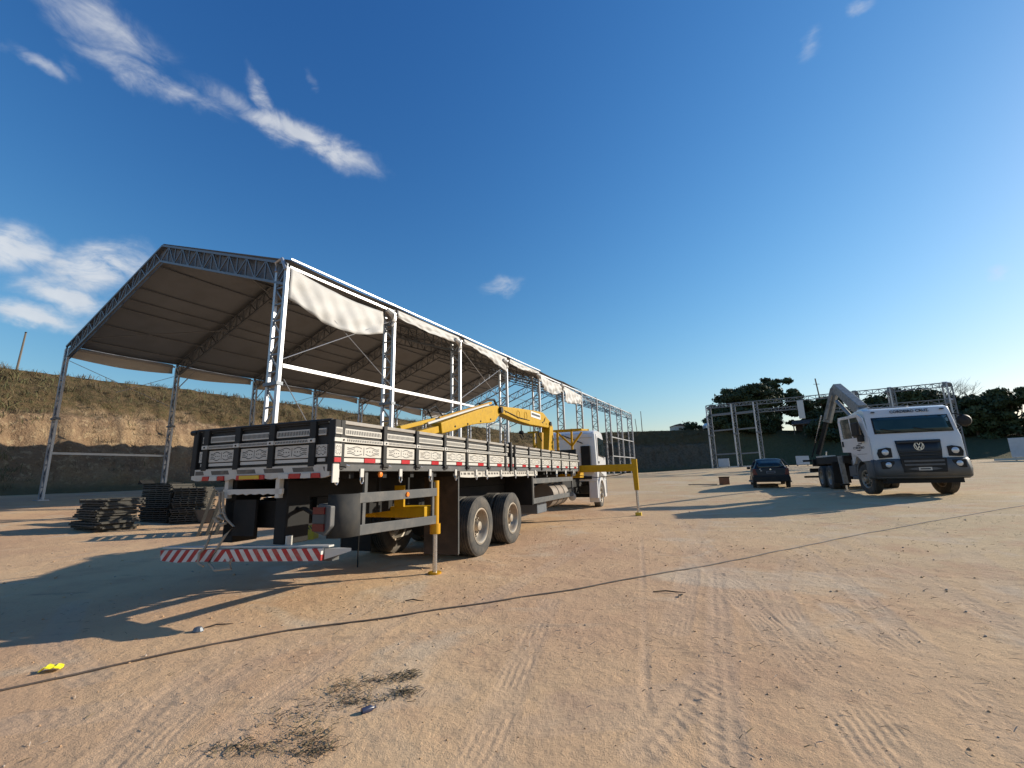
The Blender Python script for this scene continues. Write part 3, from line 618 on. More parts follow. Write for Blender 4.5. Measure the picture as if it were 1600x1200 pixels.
# ------------------------------------------------------------------ wheels
def wheel_meshes(rad, wid, rim_r, dish, kind, nm):
    # returns (tyre mesh, rim mesh, hub mesh) around the x axis, outer face at +x
    h = wid/2; t_ = MB(); s_ = rad
    prof = [(rim_r, -h*.72), (rim_r+.02, -h*.9), (s_*.80, -h*1.0), (s_*.93, -h*.96), (s_*.985, -h*.82)]
    for k in range(5):
        a = -h*.74+k*h*.37
        prof += [(s_, a-h*.14), (s_, a+h*.12), (s_-.014, a+h*.15), (s_-.014, a+h*.2)] if k < 4 else [(s_, a-h*.14), (s_, a+h*.06)]
    prof += [(s_*.985, h*.82), (s_*.955, h*.93), (s_*.95, h*.90), (s_*.93, h*.96), (s_*.80, h*1.0), (rim_r+.045, h*.93), (rim_r+.04, h*.97), (rim_r+.02, h*.9), (rim_r, h*.72)]
    t_.lathe(prof, n=56)
    r_ = MB()
    pr = [(rim_r+.022, h*.80), (rim_r+.022, h*.90), (rim_r-.005, h*.92), (rim_r-.025, h*.80), (rim_r-.045, h*.5), (rim_r-.06, dish+.03), (rim_r-.10, dish), (rim_r*.46, dish+.015 if kind == 'rear' else dish+.05), (rim_r*.44, dish-.03), (rim_r-.07, dish-.05), (rim_r-.03, -h*.7), (rim_r+.01, -h*.75)]
    r_.lathe(pr, n=56)
    r_.mi = 1
    for k in range(10 if nm == 'truck' else 5):   # hand holes, dark
        a = 2*math.pi*k/(10 if nm == 'truck' else 5); rr = rim_r*.74
        r_.lathe([(.001, dish+.012+(.0 if kind == 'rear' else .028)), (rim_r*.105, dish+.012+(.0 if kind == 'rear' else .028)), (rim_r*.105, dish-.03), (.001, dish-.03)], (0, rr*math.cos(a), rr*math.sin(a)), n=10)
    hb = MB()
    hb.lathe([(.001, dish+.13), (rim_r*.26, dish+.12), (rim_r*.31, dish+.07), (rim_r*.33, dish-.02), (.001, dish-.02)], n=24)
    for k in range(10):
        a = 2*math.pi*(k+.5)/10; rr = rim_r*.52; hb.tube((dish, rr*math.cos(a), rr*math.sin(a)), (dish+.045, rr*math.cos(a), rr*math.sin(a)), .017, 6)
    return (t_.mesh('tyre', M['rubber'], smooth=True), r_.mesh('rim', [M['rim'], M['frame']], smooth=True), hb.mesh('hub', M['rim'], smooth=True))
def put_wheel(parent, ms, x, y, z, flip, steer=0.0):
    o = link('wheel', ms[0], parent); o.location = (x, y, z); o.rotation_euler = (random.uniform(0, 1) if not steer else 0, 0, (math.pi if flip else 0)+steer)
    for nm, me in (('rim', ms[1]), ('hub', ms[2])): link(nm, me, o)
    for ob in [o]+list(o.children):
        md = ob.modifiers.new('edge', 'EDGE_SPLIT'); md.split_angle = R(40)
    return o
W_REAR = wheel_meshes(.527, .285, .30, -.02, 'rear', 'truck')
W_INNER = wheel_meshes(.527, .285, .30, .05, 'rear', 'truck')
W_FRONT = wheel_meshes(.527, .285, .30, .07, 'front', 'truck')

# ------------------------------------------------------------------ truck cab, y = 0 at the front axle
def cab(parent, y0, zs, kind, off):
    # profile of the side, front at +y
    def pt(x, y, z):
        tx = abs(x)/1.22; yy = y
        if y > .6: yy = y-.09*tx**3*min(1, (y-.6)/.4)
        xx = x*(1-.035*max(0, (z-1.9))/1.0)
        return (xx, y0+yy, z*zs)
    prof = [(-.95, 1.02), (-.97, 1.5), (-.97, 2.55), (-.93, 2.80), (-.75, 2.92), (-.1, 2.97), (.70, 2.95), (.93, 2.88), (1.02, 2.70), (1.22, 2.02), (1.28, 1.9), (1.32, 1.45), (1.33, 1.14), (1.0, 1.10), (.72, 1.16), (.5, 1.32), (.2, 1.40), (-.2, 1.40), (-.5, 1.30), (-.72, 1.10)]
    xs = [-1.22, -1.17, -.9, -.5, 0, .5, .9, 1.17, 1.22]; n = len(prof); s_ = MB(); V = []
    for i, x in enumerate(xs):
        e = .03 if i in (0, len(xs)-1) else 0
        cy, cz = .15, 1.95
        for (y, z) in prof: V.append(pt(x, y+(cy-y)*e, z+(cz-z)*e))
    F = [(i*n+k, i*n+(k+1) % n, (i+1)*n+(k+1) % n, (i+1)*n+k) for i in range(len(xs)-1) for k in range(n)]
    F += [tuple(range(n)), tuple((len(xs)-1)*n+k for k in range(n-1, -1, -1))]
    s_.add(V, F); body = s_.build('cab', M['white'], parent, off, smooth=True, bevel=.018)
    def face(z0, z1, x0, x1, d, nx=12, nz=4):
        # sheet following the cab front
        ys = np.interp
        zz = [1.14, 1.45, 1.9, 2.02, 2.70, 2.88]; yy = [1.33, 1.32, 1.28, 1.22, 1.02, .93]; rows = []
        for a in np.linspace(0, 1, nz):
            z = z0+(z1-z0)*a; rows.append([tuple(np.array(pt(x, float(np.interp(z, zz, yy))+d, z))) for x in np.linspace(x0, x1, nx)])
        return rows
    return body, face, pt
def text(body, size, mtl, parent, loc, rot, off=(0, 0, 0), ext=.004, sx=1.0, name='lettering'):
    cu = bpy.data.curves.new(name, 'FONT'); cu.body = body; cu.size = size; cu.align_x = 'CENTER'; cu.align_y = 'CENTER'; cu.extrude = ext
    tmp = bpy.data.objects.new('tmp', cu); COL.objects.link(tmp)
    dg = bpy.context.evaluated_depsgraph_get(); me = bpy.data.meshes.new_from_object(tmp.evaluated_get(dg)); bpy.data.objects.remove(tmp)
    me.materials.clear(); me.materials.append(M[mtl]); o = link(name, me, parent)
    o.location = tuple(a+b for a, b in zip(loc, off)); o.rotation_euler = rot; o.scale = (sx, 1, 1); return o

# ------------------------------------------------------------------ the near flatbed truck with yellow crane
TB = R(21.4); BV = Vector((math.sin(TB), math.cos(TB), 0)); BXV = Vector((math.cos(TB), -math.sin(TB), 0))
S0 = 8.5; org = BV*S0+BXV*(-3.699-1.2)
trk = thing('flatbed_truck', 'flatbed truck with ornate black and white drop sides and a yellow folding crane', 'truck', (org.x, org.y, 0), -TB)
OFF = (0, -S0, 0)
def tp(mb, name, m_, parent=trk, **k): return mb.build(name, M[m_] if isinstance(m_, str) else m_, parent, OFF, **k)
# chassis and running gear
for x in (-.42, .42): tp(MB().b2(x-.045, x+.045, 4.5, 20.4, .92, 1.20), 'chassis_rail', 'frame')
c = MB()
for s_ in np.arange(5, 20, 1.5): c.b2(-.42, .42, s_-.05, s_+.05, .98, 1.14)
tp(c, 'chassis_crossmember', 'frame')
for x in (-.42, .42): tp(MB().b2(x-.06, x+.06, 4.2, 15.5, 1.21, 1.42), 'subframe_beam', 'frame')
for k, s_ in enumerate(np.arange(4.3, 15.5, .62)): tp(MB().b2(-.99, 1.16, s_-.04, s_+.04, 1.42, 1.52), 'floor_bearer', 'frame')
tp(MB().b2(-1.01, 1.19, 3.98, 15.45, 1.525, 1.575), 'bed_floor', 'wood')
for s_ in (7.75, 9.33):
    a = MB(); a.tube((-1.0, s_, .527), (1.0, s_, .527), .09, 10); a.lathe([(.001, -.25), (.2, -.2), (.26, 0), (.2, .2), (.001, .25)], (0, s_, .54), 1, 16, False); tp(a, 'axle', 'frame', smooth=True)
    for sd in (-1, 1):
        put_wheel(trk, W_REAR, sd*1.058, s_-S0, .52, sd < 0); put_wheel(trk, W_INNER, sd*.74, s_-S0, .52, sd < 0)
        sp = MB(); sp.b2(sd*.5-.05, sd*.5+.05, s_-.75, s_+.75, .72, .84); tp(sp, 'leaf_spring', 'frame')
a = MB(); a.bar((-.95, 19.62, .50), (.95, 19.62, .50), .12, .14); tp(a, 'axle', 'frame')
for sd in (-1, 1): put_wheel(trk, W_FRONT, sd*1.04, 19.62-S0, .515, sd < 0, .02)
# side and tail boards
PS = [4.03, 4.80, 5.54, 6.33, 7.10, 7.99, 8.86]; PF = [9.42, 10.35, 11.30, 12.22, 13.22, 14.21, 15.40]
HW = {1: 1.2, -1: 1.02}
def board(s0, s1, face, sd, deco=True, corner=False):
    # face 'y': side board running along s at x = 1.2*sd ; face 'x': tail board running along x at s = 3.95
    def B(u0, u1, d0, d1, z0, z1):
        if face == 'y': return MB().b2(sd*(HW[sd]+d0), sd*(HW[sd]+d1), u0, u1, z0, z1)
        return MB().b2(u0, u1, 3.95-d0, 3.95-d1, z0, z1)
    ax = face
    pb = tp(B(s0+.004, s1-.004, -.035, .012, 1.585, 2.03), 'side_panel' if face == 'y' else 'tail_panel', 'black')
    L = s1-s0; g_ = .055
    tp(B(s0+g_*.6, s1-g_*.6, -.045, .03, 2.032, 2.075), 'top_rail', 'wood' if face == 'y' else 'black', pb, bevel=.006)
    if deco:
        tp(B(s0+g_, s1-g_, .0125, .028, 1.905, 1.985), 'upper_slat', M['rib_'+ax], pb, bevel=.003)
        if corner: tp(B(s0+g_*.5, s1-g_*.5, .0125, .03, 1.665, 1.80), 'end_board', M['orn_'+ax], pb)
        else: tp(B(s0+g_, s1-g_, .0125, .030, 1.660, 1.805), 'ornate_board', M['orn_'+ax], pb, bevel=.003)
        m0 = s0+(s1-s0)*.52
        if face == 'y':
            tp(B(s0+g_, m0, .0125, .022, 1.605, 1.648), 'white_reflector', 'trim', pb); tp(B(m0+.01, m0+L*.27, .0125, .026, 1.600, 1.652), 'red_reflector', 'red', pb); tp(B(m0+L*.27+.01, s1-g_*.5, .0125, .022, 1.605, 1.648), 'white_reflector', 'trim', pb)
        else: tp(B(s0+g_, s1-g_, .0125, .024, 1.612, 1.648), 'white_reflector', 'trim', pb)
    return pb
def posts(us, face, sd):
    for u in us:
        p = MB()
        if face == 'y': p.b2(sd*(HW[sd]+.013), sd*(HW[sd]+.052), u-.035, u+.035, 1.52, 2.07)
        else: p.b2(u-.045, u+.045, 3.937, 3.898, 1.56, 2.07)
        o = tp(p, 'stake_post', 'black', bevel=.005)
        q = MB()
        if face == 'y': q.b2(sd*(HW[sd]+.053), sd*(HW[sd]+.064), u-.045, u+.045, 1.825, 1.872)
        else: q.b2(u-.05, u+.05, 3.897, 3.886, 1.825, 1.872)
        tp(q, 'rivet_plate', 'trim', o)
        d = MB(); d.tube((sd*(HW[sd]+.063), u, 1.848), (sd*(HW[sd]+.072), u, 1.848), .011, 8) if face == 'y' else d.tube((u, 3.887, 1.848), (u, 3.878, 1.848), .011, 8)
        tp(d, 'rivet', 'black', o)
for sd in (1, -1):
    for P_ in (PS, PF):
        for a, b_ in zip(P_[:-1], P_[1:]):
            board(a, b_, 'y', sd, sd > 0)
            if sd > 0: tp(MB().b2(1.2135, 1.2515, a+.046, b_-.046, 1.826, 1.870), 'middle_rail', M['rib_y'])
        posts(P_, 'y', sd)
    board(8.90, 9.12, 'y', sd, sd > 0, True); board(9.16, 9.385, 'y', sd, sd > 0, True)
    tp(MB().b2(sd*HW[sd], sd*(HW[sd]+.07), 9.10, 9.18, 1.50, 2.12), 'stake_post', 'black', bevel=.006)
    tp(MB().b2(sd*(HW[sd]-.035), sd*(HW[sd]+.035), 3.96, 15.45, 1.50, 1.580), 'side_rail', 'grey', bevel=.006)
    tp(MB().b2(sd*(HW[sd]-.035), sd*(HW[sd]+.055), 3.90, 3.99, 1.50, 2.07), 'corner_post', 'black', bevel=.008)
tp(MB().b2(1.256, 1.268, 3.90, 4.0, 1.665, 1.80), 'end_board', 'orn_y'); tp(MB().b2(1.256, 1.266, 3.90, 4.0, 1.60, 1.65), 'red_reflector', 'red')
tp(MB().b2(1.256, 1.268, 3.90, 4.0, 1.91, 1.985), 'upper_slat', 'rib_y'); tp(MB().b2(1.256, 1.268, 3.89, 4.0, 1.826, 1.87), 'middle_rail', 'trim')
for P_ in (PS, PF):
    for a in P_[:-1]:
        lt = tp(MB().b2(1.252, 1.275, a-.05, a+.05, 1.555, 1.585), 'board_latch', 'black'); tp(MB().tube((1.262, a+.05, 1.57), (1.262, a+.11, 1.555), .009, 6), 'latch_lever', 'chrome', lt)
TX = [-.83, -.27, .30, .93]
for a, b_ in zip(TX[:-1], TX[1:]):
    board(a, b_, 'x', 1); tp(MB().b2(a+.051, b_-.051, 3.936, 3.899, 1.826, 1.870), 'middle_rail', M['rib_x'])
board(-.98, -.84, 'x', 1, True, True); board(.94, 1.16, 'x', 1, True, True); posts(TX, 'x', 1)
tp(MB().tube((-1.03, 3.92, 2.07), (1.19, 3.92, 2.07), .018, 8), 'tail_top_bar', 'black'); tp(MB().tube((-1.13, 3.92, 2.05), (-1.03, 3.92, 2.05), .035, 8), 'hinge_knob', 'black')
for z0, z1 in ((1.6, 1.72), (1.75, 1.87), (1.90, 2.06), (2.09, 2.25)): tp(MB().b2(-1.0, 1.17, 15.43, 15.48, z0, z1), 'headboard_slat', 'black')
for x in (-.92, .1, 1.1): tp(MB().b2(x-.04, x+.04, 15.485, 15.53, 1.58, 2.26), 'headboard_post', 'black')
# tail band with lamps and scalloped lower edge
def scallop(u0, u1, n, z1, d):
    pts = [(u0, z1), (u1, z1)]
    for k in range(n*6, -1, -1):
        a = k/(n*6); pts.append((u0+(u1-u0)*a, z1-d-.022*abs(math.sin(math.pi*a*n))+.01))
    return pts
tp(MB().prism(scallop(-1.04, 1.2, 9, 1.575, .13), 1, 3.905, 3.935), 'tail_band', 'dot_x')
for x0, x1, m_ in ((-.82, -.69, 'red'), (-.69, -.55, 'trim'), (-.55, -.43, 'red'), (-.22, .24, 'red'), (.46, .62, 'trim'), (.62, .80, 'red'), (.80, .95, 'trim'), (.95, 1.08, 'red')):
    tp(MB().prism([(x0, 1.435), (x1, 1.435), (x1-.01, 1.488), (x0+.01, 1.488)], 1, 3.888, 3.9045), 'tail_reflector', m_)
tp(MB().b2(-.15, .17, 3.876, 3.887, 1.442, 1.482), 'yellow_marker_plate', 'plate')
# scalloped band over the rear wheels
for a, b_ in ((6.87, 7.75), (7.77, 8.55), (8.57, 9.40), (9.42, 10.2), (10.22, 10.97)):
    tp(MB().prism([(a, 1.50), (b_, 1.50)]+[(b_+(a-b_)*k/8, 1.405-.012*math.sin(math.pi*k/8)) for k in range(9)], 0, 1.20, 1.225), 'wheel_band', 'dot_y')
# lashing hooks
for s_ in [3.97]+[x+.35 for x in PS[:-2]]+[7.9, 8.6, 9.4, 10.2]+[x+.4 for x in PF[1:-1]]+[11.7, 12.7, 13.7, 14.8]:
    k = MB(); k.b2(1.236, 1.25, s_-.03, s_+.03, 1.43, 1.53); o = tp(k, 'lashing_hook', 'trim')
    r_ = MB(); r_.path([(1.245, s_+.026*math.cos(t_), 1.40+.045*math.sin(t_)) for t_ in np.linspace(R(130), R(410), 11)], .008, 5); tp(r_, 'ring', 'chrome', o)
k = MB(); k.b2(1.256, 1.272, 3.88, 3.97, 1.38, 1.58); tp(k, 'corner_lashing_plate', 'trim')
tp(MB().lathe([(.001, .03), (.03, .025), (.035, 0), (.001, 0)], (1.236, 4.72, 1.46), 0, 12), 'amber_side_lamp', 'amber'); tp(MB().lathe([(.001, .03), (.03, .025), (.035, 0), (.001, 0)], (1.21, 15.45, 1.5), 0, 12), 'amber_side_lamp', 'amber')
# tail frame, legs, ornate bar, bumper
for x in (-.42, .42):
    tp(MB().b2(x-.085, x+.085, 4.0, 4.35, .70, 1.42), 'tail_leg', 'frame', bevel=.01); tp(MB().b2(x-.03, x+.03, 3.93, 3.99, 1.22, 1.45), 'hanger', 'trim')
tp(MB().b2(-.40, .40, 4.15, 4.9, .86, 1.18), 'rear_toolbox', 'frame', bevel=.01)
tp(MB().b2(-.48, .02, 4.0, 4.03, .78, 1.2), 'rear_flap', 'frame')
tp(MB().prism([(x, z) for x, z in [(-.47, 1.325), (.50, 1.325), (.50, 1.27)]+[(.48-.95*k/24, 1.255+.016*abs(math.sin(k*.9))) for k in range(25)]], 1, 3.93, 3.955), 'ornate_bar', 'trim')
bo = MB(); bo.add([(-1.39, 3.86, .60), (1.19, 3.86, .705), (1.19, 3.86, .585), (1.05, 3.86, .575), (-.85, 3.86, .487), (-1.05, 3.86, .468), (-1.36, 3.86, .478),
                   (-1.39, 3.90, .60), (1.19, 3.90, .705), (1.19, 3.90, .585), (1.05, 3.90, .575), (-.85, 3.90, .487), (-1.05, 3.90, .468), (-1.36, 3.90, .478)],
        [(0, 1, 2, 3, 4, 5, 6)[::-1], (7, 8, 9, 10, 11, 12, 13)]+[(i, i+7, (i+1) % 7+7, (i+1) % 7) for i in range(7)])
tp(bo, 'rear_bumper', 'chev', label='red and white striped rear bumper, hanging slightly crooked')
tp(MB().bar((-1.40, 3.93, .625), (1.26, 3.93, .725), .075, .018), 'bumper_flange', 'trim'); tp(MB().bar((-1.36, 4.0, .54), (1.26, 4.0, .62), .10, .10), 'bumper_beam', 'grey')
br = MB(); br.add([(1.2, 3.9, .59), (1.42, 4.05, .66), (1.42, 4.05, .69), (1.2, 3.9, .70), (1.2, 4.1, .6), (1.2, 4.1, .68)], [(0, 1, 2, 3), (0, 4, 1), (3, 2, 5), (1, 4, 5, 2)]); tp(br, 'bumper_bracket', 'trim')
tp(MB().b2(.55, .57, 3.98, 4.06, .68, .80), 'bumper_bracket', 'trim')
# tail lamp on its arm
tp(MB().path([(.45, 4.2, 1.06), (.62, 4.15, 1.09), (.78, 4.12, 1.04), (.90, 4.1, 1.02)], .025, 6), 'lamp_arm', 'frame', smooth=True)
tl = tp(MB().prism([(.86, .84), (1.02, .80), (1.10, .90), (1.10, 1.12), (.93, 1.15), (.85, 1.04)], 1, 4.06, 4.20), 'tail_lamp', 'plastic', bevel=.012)
for z0, z1, m_ in ((.85, .93, 'darkred'), (.935, 1.03, 'grey'), (1.035, 1.11, 'darkred')): tp(MB().b2(.87, 1.03, 4.035, 4.058, z0, z1), 'lamp_lens', m_, tl)
for x, s_, z0 in ((.78, 5.3, 1.0), (1.05, 5.6, 1.05)): tp(MB().b2(x-.02, x+.02, s_-.02, s_+.02, z0, 1.42), 'hanger', 'frame')
# rear side guard in grey steel
gp = MB(); prof = [(1.0, 4.12), (1.10, 4.13), (1.17, 4.18), (1.205, 4.28), (1.215, 4.42)]
rows = [[(x, s_, z) for x, s_ in prof] for z in (.765, 1.0, 1.245)]; gp.grid(rows); tp(gp, 'guard_end_plate', 'guard', smooth=True, solid=.02)
tp(MB().b2(1.18, 1.215, 4.40, 6.14, 1.13, 1.25), 'guard_rail', 'grey', bevel=.006)
tp(MB().bar((1.198, 4.42, .825), (1.198, 6.12, .785), .035, .12), 'guard_rail', 'grey', bevel=.006)
tp(MB().b2(1.18, 1.21, 4.46, 4.51, .84, 1.13), 'guard_post', 'grey'); tp(MB().b2(1.18, 1.21, 6.02, 6.07, .83, 1.13), 'guard_post', 'grey')
for s_ in (4.52, 6.02): tp(MB().b2(1.17, 1.20, s_-.025, s_+.025, 1.25, 1.50), 'guard_hanger', 'grey')
tp(MB().lathe([(.001, .02), (.03, .018), (.034, 0), (.001, 0)], (1.216, 5.35, 1.19), 0, 14), 'amber_reflector', 'amber')
# rear outriggers
tp(MB().b2(-1.10, 1.08, 6.0, 6.36, .82, .98), 'outrigger_beam', 'yellow', bevel=.01); tp(MB().b2(-.5, .2, 5.4, 6.0, .86, .92), 'outrigger_plate', 'yellow'); tp(MB().b2(.55, .72, 5.98, 6.02, .98, 1.30), 'outrigger_plate', 'yellow')
def jack(x, s_, ztop, zcol, zg, wd, nm='orange'):
    j = tp(MB().tube((x, s_, zcol), (x, s_, ztop), wd, 14), 'outrigger_leg', nm, smooth=True)
    tp(MB().tube((x, s_, zcol-.05), (x, s_, zcol+.10), wd*1.45, 14), 'collar', nm, j, smooth=True); tp(MB().tube((x, s_, zg+.02), (x, s_, zcol), wd*.62, 12), 'rod', 'chrome', j, smooth=True)
    tp(MB().tube((x, s_, zg-.01), (x, s_, zg+.025), .10, 16), 'foot_pad', nm, j, smooth=True); tp(MB().b2(x-wd*.5, x+wd*.5, s_-wd*1.5, s_-wd, ztop-.12, ztop-.02), 'valve', 'black', j)
    return j
jack(1.13+.02, 6.20, 1.36, .62, 0.0, .055)
tp(MB().tube((-.37, 6.3, -.02), (-.37, 6.3, .95), .012, 6), 'support_pin', 'frame')
# mud flaps and wheel skirts
for sd in (1, -1):
    tp(MB().b2(sd*.55, sd*1.20, 6.83, 6.86, .16, 1.50), 'mud_flap', mat('brown black mud flap', (.028, .02, .016), .7, dirt=(.09, .06, .045), dirt_amt=.4) if sd > 0 else 'frame')
    tp(MB().b2(sd*1.20, sd*1.215, 6.82, 6.85, .18, 1.42), 'flap_rod', 'grey'); tp(MB().b2(sd*.45, sd*1.20, 10.60, 10.64, .70, 1.48), 'wheel_skirt', 'frame')
# middle side guard, tanks
for sd in (1, -1):
    tp(MB().b2(sd*1.17, sd*1.205, 10.66, 14.65, 1.20, 1.33), 'guard_rail', 'grey', bevel=.005); tp(MB().b2(sd*1.17, sd*1.205, 10.66, 14.6, .72, .85), 'guard_rail', 'grey', bevel=.005)
    for s_ in (10.68, 14.58): tp(MB().b2(sd*1.165, sd*1.21, s_-.03, s_+.03, .72, 1.48), 'guard_post', 'grey')
ft = MB(); ft.tube((.78, 12.7, .82), (.78, 14.35, .82), .34, 24); fo = tp(ft, 'fuel_tank', mat('dusty aluminium tank', (.22, .19, .16), .6, .2, dirt=(.2, .14, .1), dirt_amt=.5), smooth=True)
for s_ in (13.25, 13.85): tp(MB().lathe([(.335, -.03), (.352, -.03), (.352, .03), (.335, .03)], (.78, s_, .82), 1, 24), 'tank_strap', 'rubber', fo)
tp(MB().b2(.45, 1.05, 11.4, 12.2, .42, .72), 'battery_box', 'galvd', bevel=.02); tp(MB().tube((.2, 11.3, .9), (.75, 11.3, .9), .16, 14), 'air_tank', 'frame', smooth=True)
tp(MB().lathe([(.001, -.02), (.10, -.015), (.13, 0), (.10, .015), (.001, .02)], (1.08, 14.95, .68), 1, 20), 'white_disc', 'trim', smooth=True)
tp(MB().tube((-.6, 12.2, .55), (-.6, 14, .55), .26, 16), 'exhaust_silencer', 'frame', smooth=True); tp(MB().b2(-.35, .35, 14.4, 19.3, .62, 1.15), 'engine_block', 'frame')
# cab
body, face, pt = cab(trk, 19.62, 1.095, 'near', OFF)
tp(MB().b2(-1.0, 1.0, 18.6, 18.66, 1.2, 1.32), 'cab_mount', 'frame')
dz = 1.095
def cabside(poly, d0, d1, sd=1): return MB().prism([(19.62+y, z*dz) for y, z in poly], 0, sd*d0, sd*d1)
for sd in (1, -1):
    d = tp(cabside([(-.62, 1.45), (-.55, 1.42), (.62, 1.20), (.98, 1.20), (1.02, 1.9), (.80, 2.62), (.66, 2.78), (-.58, 2.80), (-.66, 2.7)], 1.178, 1.226, sd), 'door', 'white', bevel=.012)
    wn = MB(); wn.add([pt(sd*1.29, y, z) for y, z in [(-.50, 1.98), (.80, 1.93), (.60, 2.62), (-.50, 2.66)]], [(0, 1, 2, 3)]); tp(wn, 'side_window', 'glass', d, solid=.012)
    tp(MB().b2(sd*1.225, sd*1.25, 19.05, 19.20, 1.83, 1.92), 'door_handle', 'black', d)
    fe = MB(); rr = [(.60, .86)]
    outer = [(19.62+.72*math.cos(a), .52+.76*math.sin(a)) for a in np.linspace(R(-5), R(200), 20)]; inner = [(19.62+.60*math.cos(a), .52+.62*math.sin(a)) for a in np.linspace(R(200), R(-5), 20)]
    fe.prism(outer+inner, 0, sd*.80, sd*1.22); tp(fe, 'wheel_arch', 'white', bevel=.01)
    tp(MB().b2(sd*.85, sd*1.20, 18.72, 18.9, .42, 1.3), 'fender_back', 'white', bevel=.03); tp(MB().b2(sd*.95, sd*1.2, 20.3, 20.75, .40, 1.2), 'front_step', 'white', bevel=.03)
    mm = MB(); mm.tube((sd*1.2, 20.5, 2.75), (sd*1.5, 20.62, 2.7), .014, 6); mm.tube((sd*1.2, 20.55, 2.15), (sd*1.5, 20.62, 2.2), .014, 6); mo = tp(mm, 'mirror_arm', 'black'); tp(MB().b2(sd*1.42, sd*1.60, 20.58, 20.68, 2.18, 2.72), 'mirror', 'black', mo, bevel=.02)
ws = MB(); ws.grid(face(2.06, 2.60, -1.08, 1.08, .012)); tp(ws, 'windscreen', 'glass', smooth=True, solid=.01)
bp_ = MB(); bp_.grid(face(1.14, 1.3, -1.2, 1.2, .02)); tp(bp_, 'front_panel', 'plastic', smooth=True, solid=.03); tp(MB().b2(-1.2, 1.2, 20.55, 20.95, .5, 1.2), 'front_bumper', 'plastic', bevel=.06)
tp(MB().b2(.62, 1.02, 18.50, 18.64, 1.62, 2.55), 'air_intake', 'frame', bevel=.03); tp(MB().path([(-.2, 18.63, 3.05), (.3, 18.6, 2.85), (.7, 18.6, 2.66)], .02, 6), 'air_hose', 'black')
for z in (2.9, 1.75): tp(MB().b2(-1.1, 1.1, 18.635, 18.648, z-.015, z+.015), 'cab_seam', 'trim')
tp(MB().b2(-1.15, 1.15, 18.5, 18.68, 1.45, 1.62), 'cab_sill', 'trim', bevel=.02)
# front outrigger and crane base behind the cab
tp(MB().b2(-1.15, 1.2, 15.7, 16.3, 1.28, 1.62), 'crane_base', 'yellow', bevel=.02); tp(MB().b2(.2, 3.02, 15.62, 15.86, 1.46, 1.70), 'outrigger_beam', 'yellow', bevel=.012)
oj = MB(); oj.prism([(2.98, 1.86), (3.16, 1.86), (3.16, .84), (3.02, .84), (3.0, 1.42)], 1, 15.62, 15.80); jo = tp(oj, 'outrigger_leg', 'yellow', bevel=.015)
tp(MB().tube((3.085, 15.70, .10), (3.085, 15.70, .86), .042, 12), 'rod', 'chrome', jo, smooth=True); tp(MB().b2(2.99, 3.18, 15.6, 15.8, -.03, .13), 'foot_pad', 'plate', jo, bevel=.01)
tp(MB().path([(1.2, 15.6, 1.36), (1.8, 15.6, 1.28), (2.5, 15.6, 1.34), (2.95, 15.62, 1.45)], .014, 6), 'hydraulic_hose', 'black')
# crane: column, folded main boom, outer boom lying back over the bed
def arm(pts, x0, x1): return MB().prism(pts, 0, x0, x1)
tp(MB().tube((0, 15.95, 1.6), (0, 15.95, 2.3), .26, 16), 'crane_turret', 'yellow', smooth=True)
tp(arm([(15.45, 2.2), (16.15, 2.2), (16.12, 3.12), (16.0, 3.28), (15.75, 3.18)], -.18, .18), 'crane_column', 'yellow', bevel=.015)
tp(MB().tube((0.02, 14.95, 2.15), (.02, 15.05, 2.86), .115, 14), 'lift_cylinder', 'orange', smooth=True); tp(MB().tube((.02, 15.05, 2.86), (.02, 15.12, 3.22), .05, 10), 'lift_rod', 'chrome', smooth=True)
tp(MB().tube((.34, 16.1, 1.9), (.34, 16.12, 2.9), .05, 10), 'slew_cylinder', 'yellow', smooth=True)
mbm = tp(arm([(16.10, 3.16), (15.95, 3.34), (15.1, 3.58), (14.4, 3.55), (12.45, 3.40), (11.25, 3.29), (11.12, 3.16), (11.3, 3.10), (11.95, 3.06), (12.7, 3.02), (13.7, 3.01), (14.6, 3.05), (15.6, 3.08)], -.14, .14), 'main_boom', 'yellow', bevel=.02)
tp(MB().b2(.141, .148, 13.75, 14.75, 3.28, 3.47), 'maker_sticker', mat('white sticker', (.68, .66, .64), .5), mbm); tp(MB().b2(.149, .152, 13.82, 14.68, 3.35, 3.42), 'sticker_lettering', 'ink', mbm)
for s_, z in ((12.6, 3.21), (13.25, 3.25)): tp(MB().lathe([(.12, 0), (.135, 0), (.135, .012), (.12, .012)], (.14, s_, z), 0, 20), 'weld_ring', 'yellow', mbm)
for s_, z in ((11.22, 3.18), (15.85, 3.24)): tp(MB().tube((-.20, s_, z), (.20, s_, z), .085, 14), 'pivot_pin', 'black', mbm, smooth=True)
obm = tp(arm([(11.33, 3.22), (11.1, 3.29), (10.7, 3.23), (9.86, 3.02), (8.10, 2.52), (8.15, 2.30), (8.6, 2.39), (9.25, 2.56), (9.85, 2.67), (10.56, 2.76), (10.9, 2.83), (11.25, 3.08)], -.12, .12), 'outer_boom', 'yellow', bevel=.018)
tp(MB().bar((0, 8.15, 2.40), (0, 6.95, 2.12), .14, .14), 'boom_extension', 'yellow', obm, bevel=.01); tp(MB().bar((0, 8.0, 2.58), (0, 6.8, 2.30), .10, .08), 'boom_extension', 'yellow', obm, bevel=.01)
tp(MB().bar((.11, 10.5, 3.24), (.11, 7.6, 2.46), .04, .04), 'guide_rail', 'trim', obm); tp(MB().tube((0, 10.9, 3.34), (0, 8.2, 2.62), .04, 10), 'extension_cylinder', 'orange', obm, smooth=True); tp(MB().tube((-.08, 11.1, 3.40), (-.08, 8.6, 2.74), .02, 6), 'hydraulic_pipe', 'black', obm)
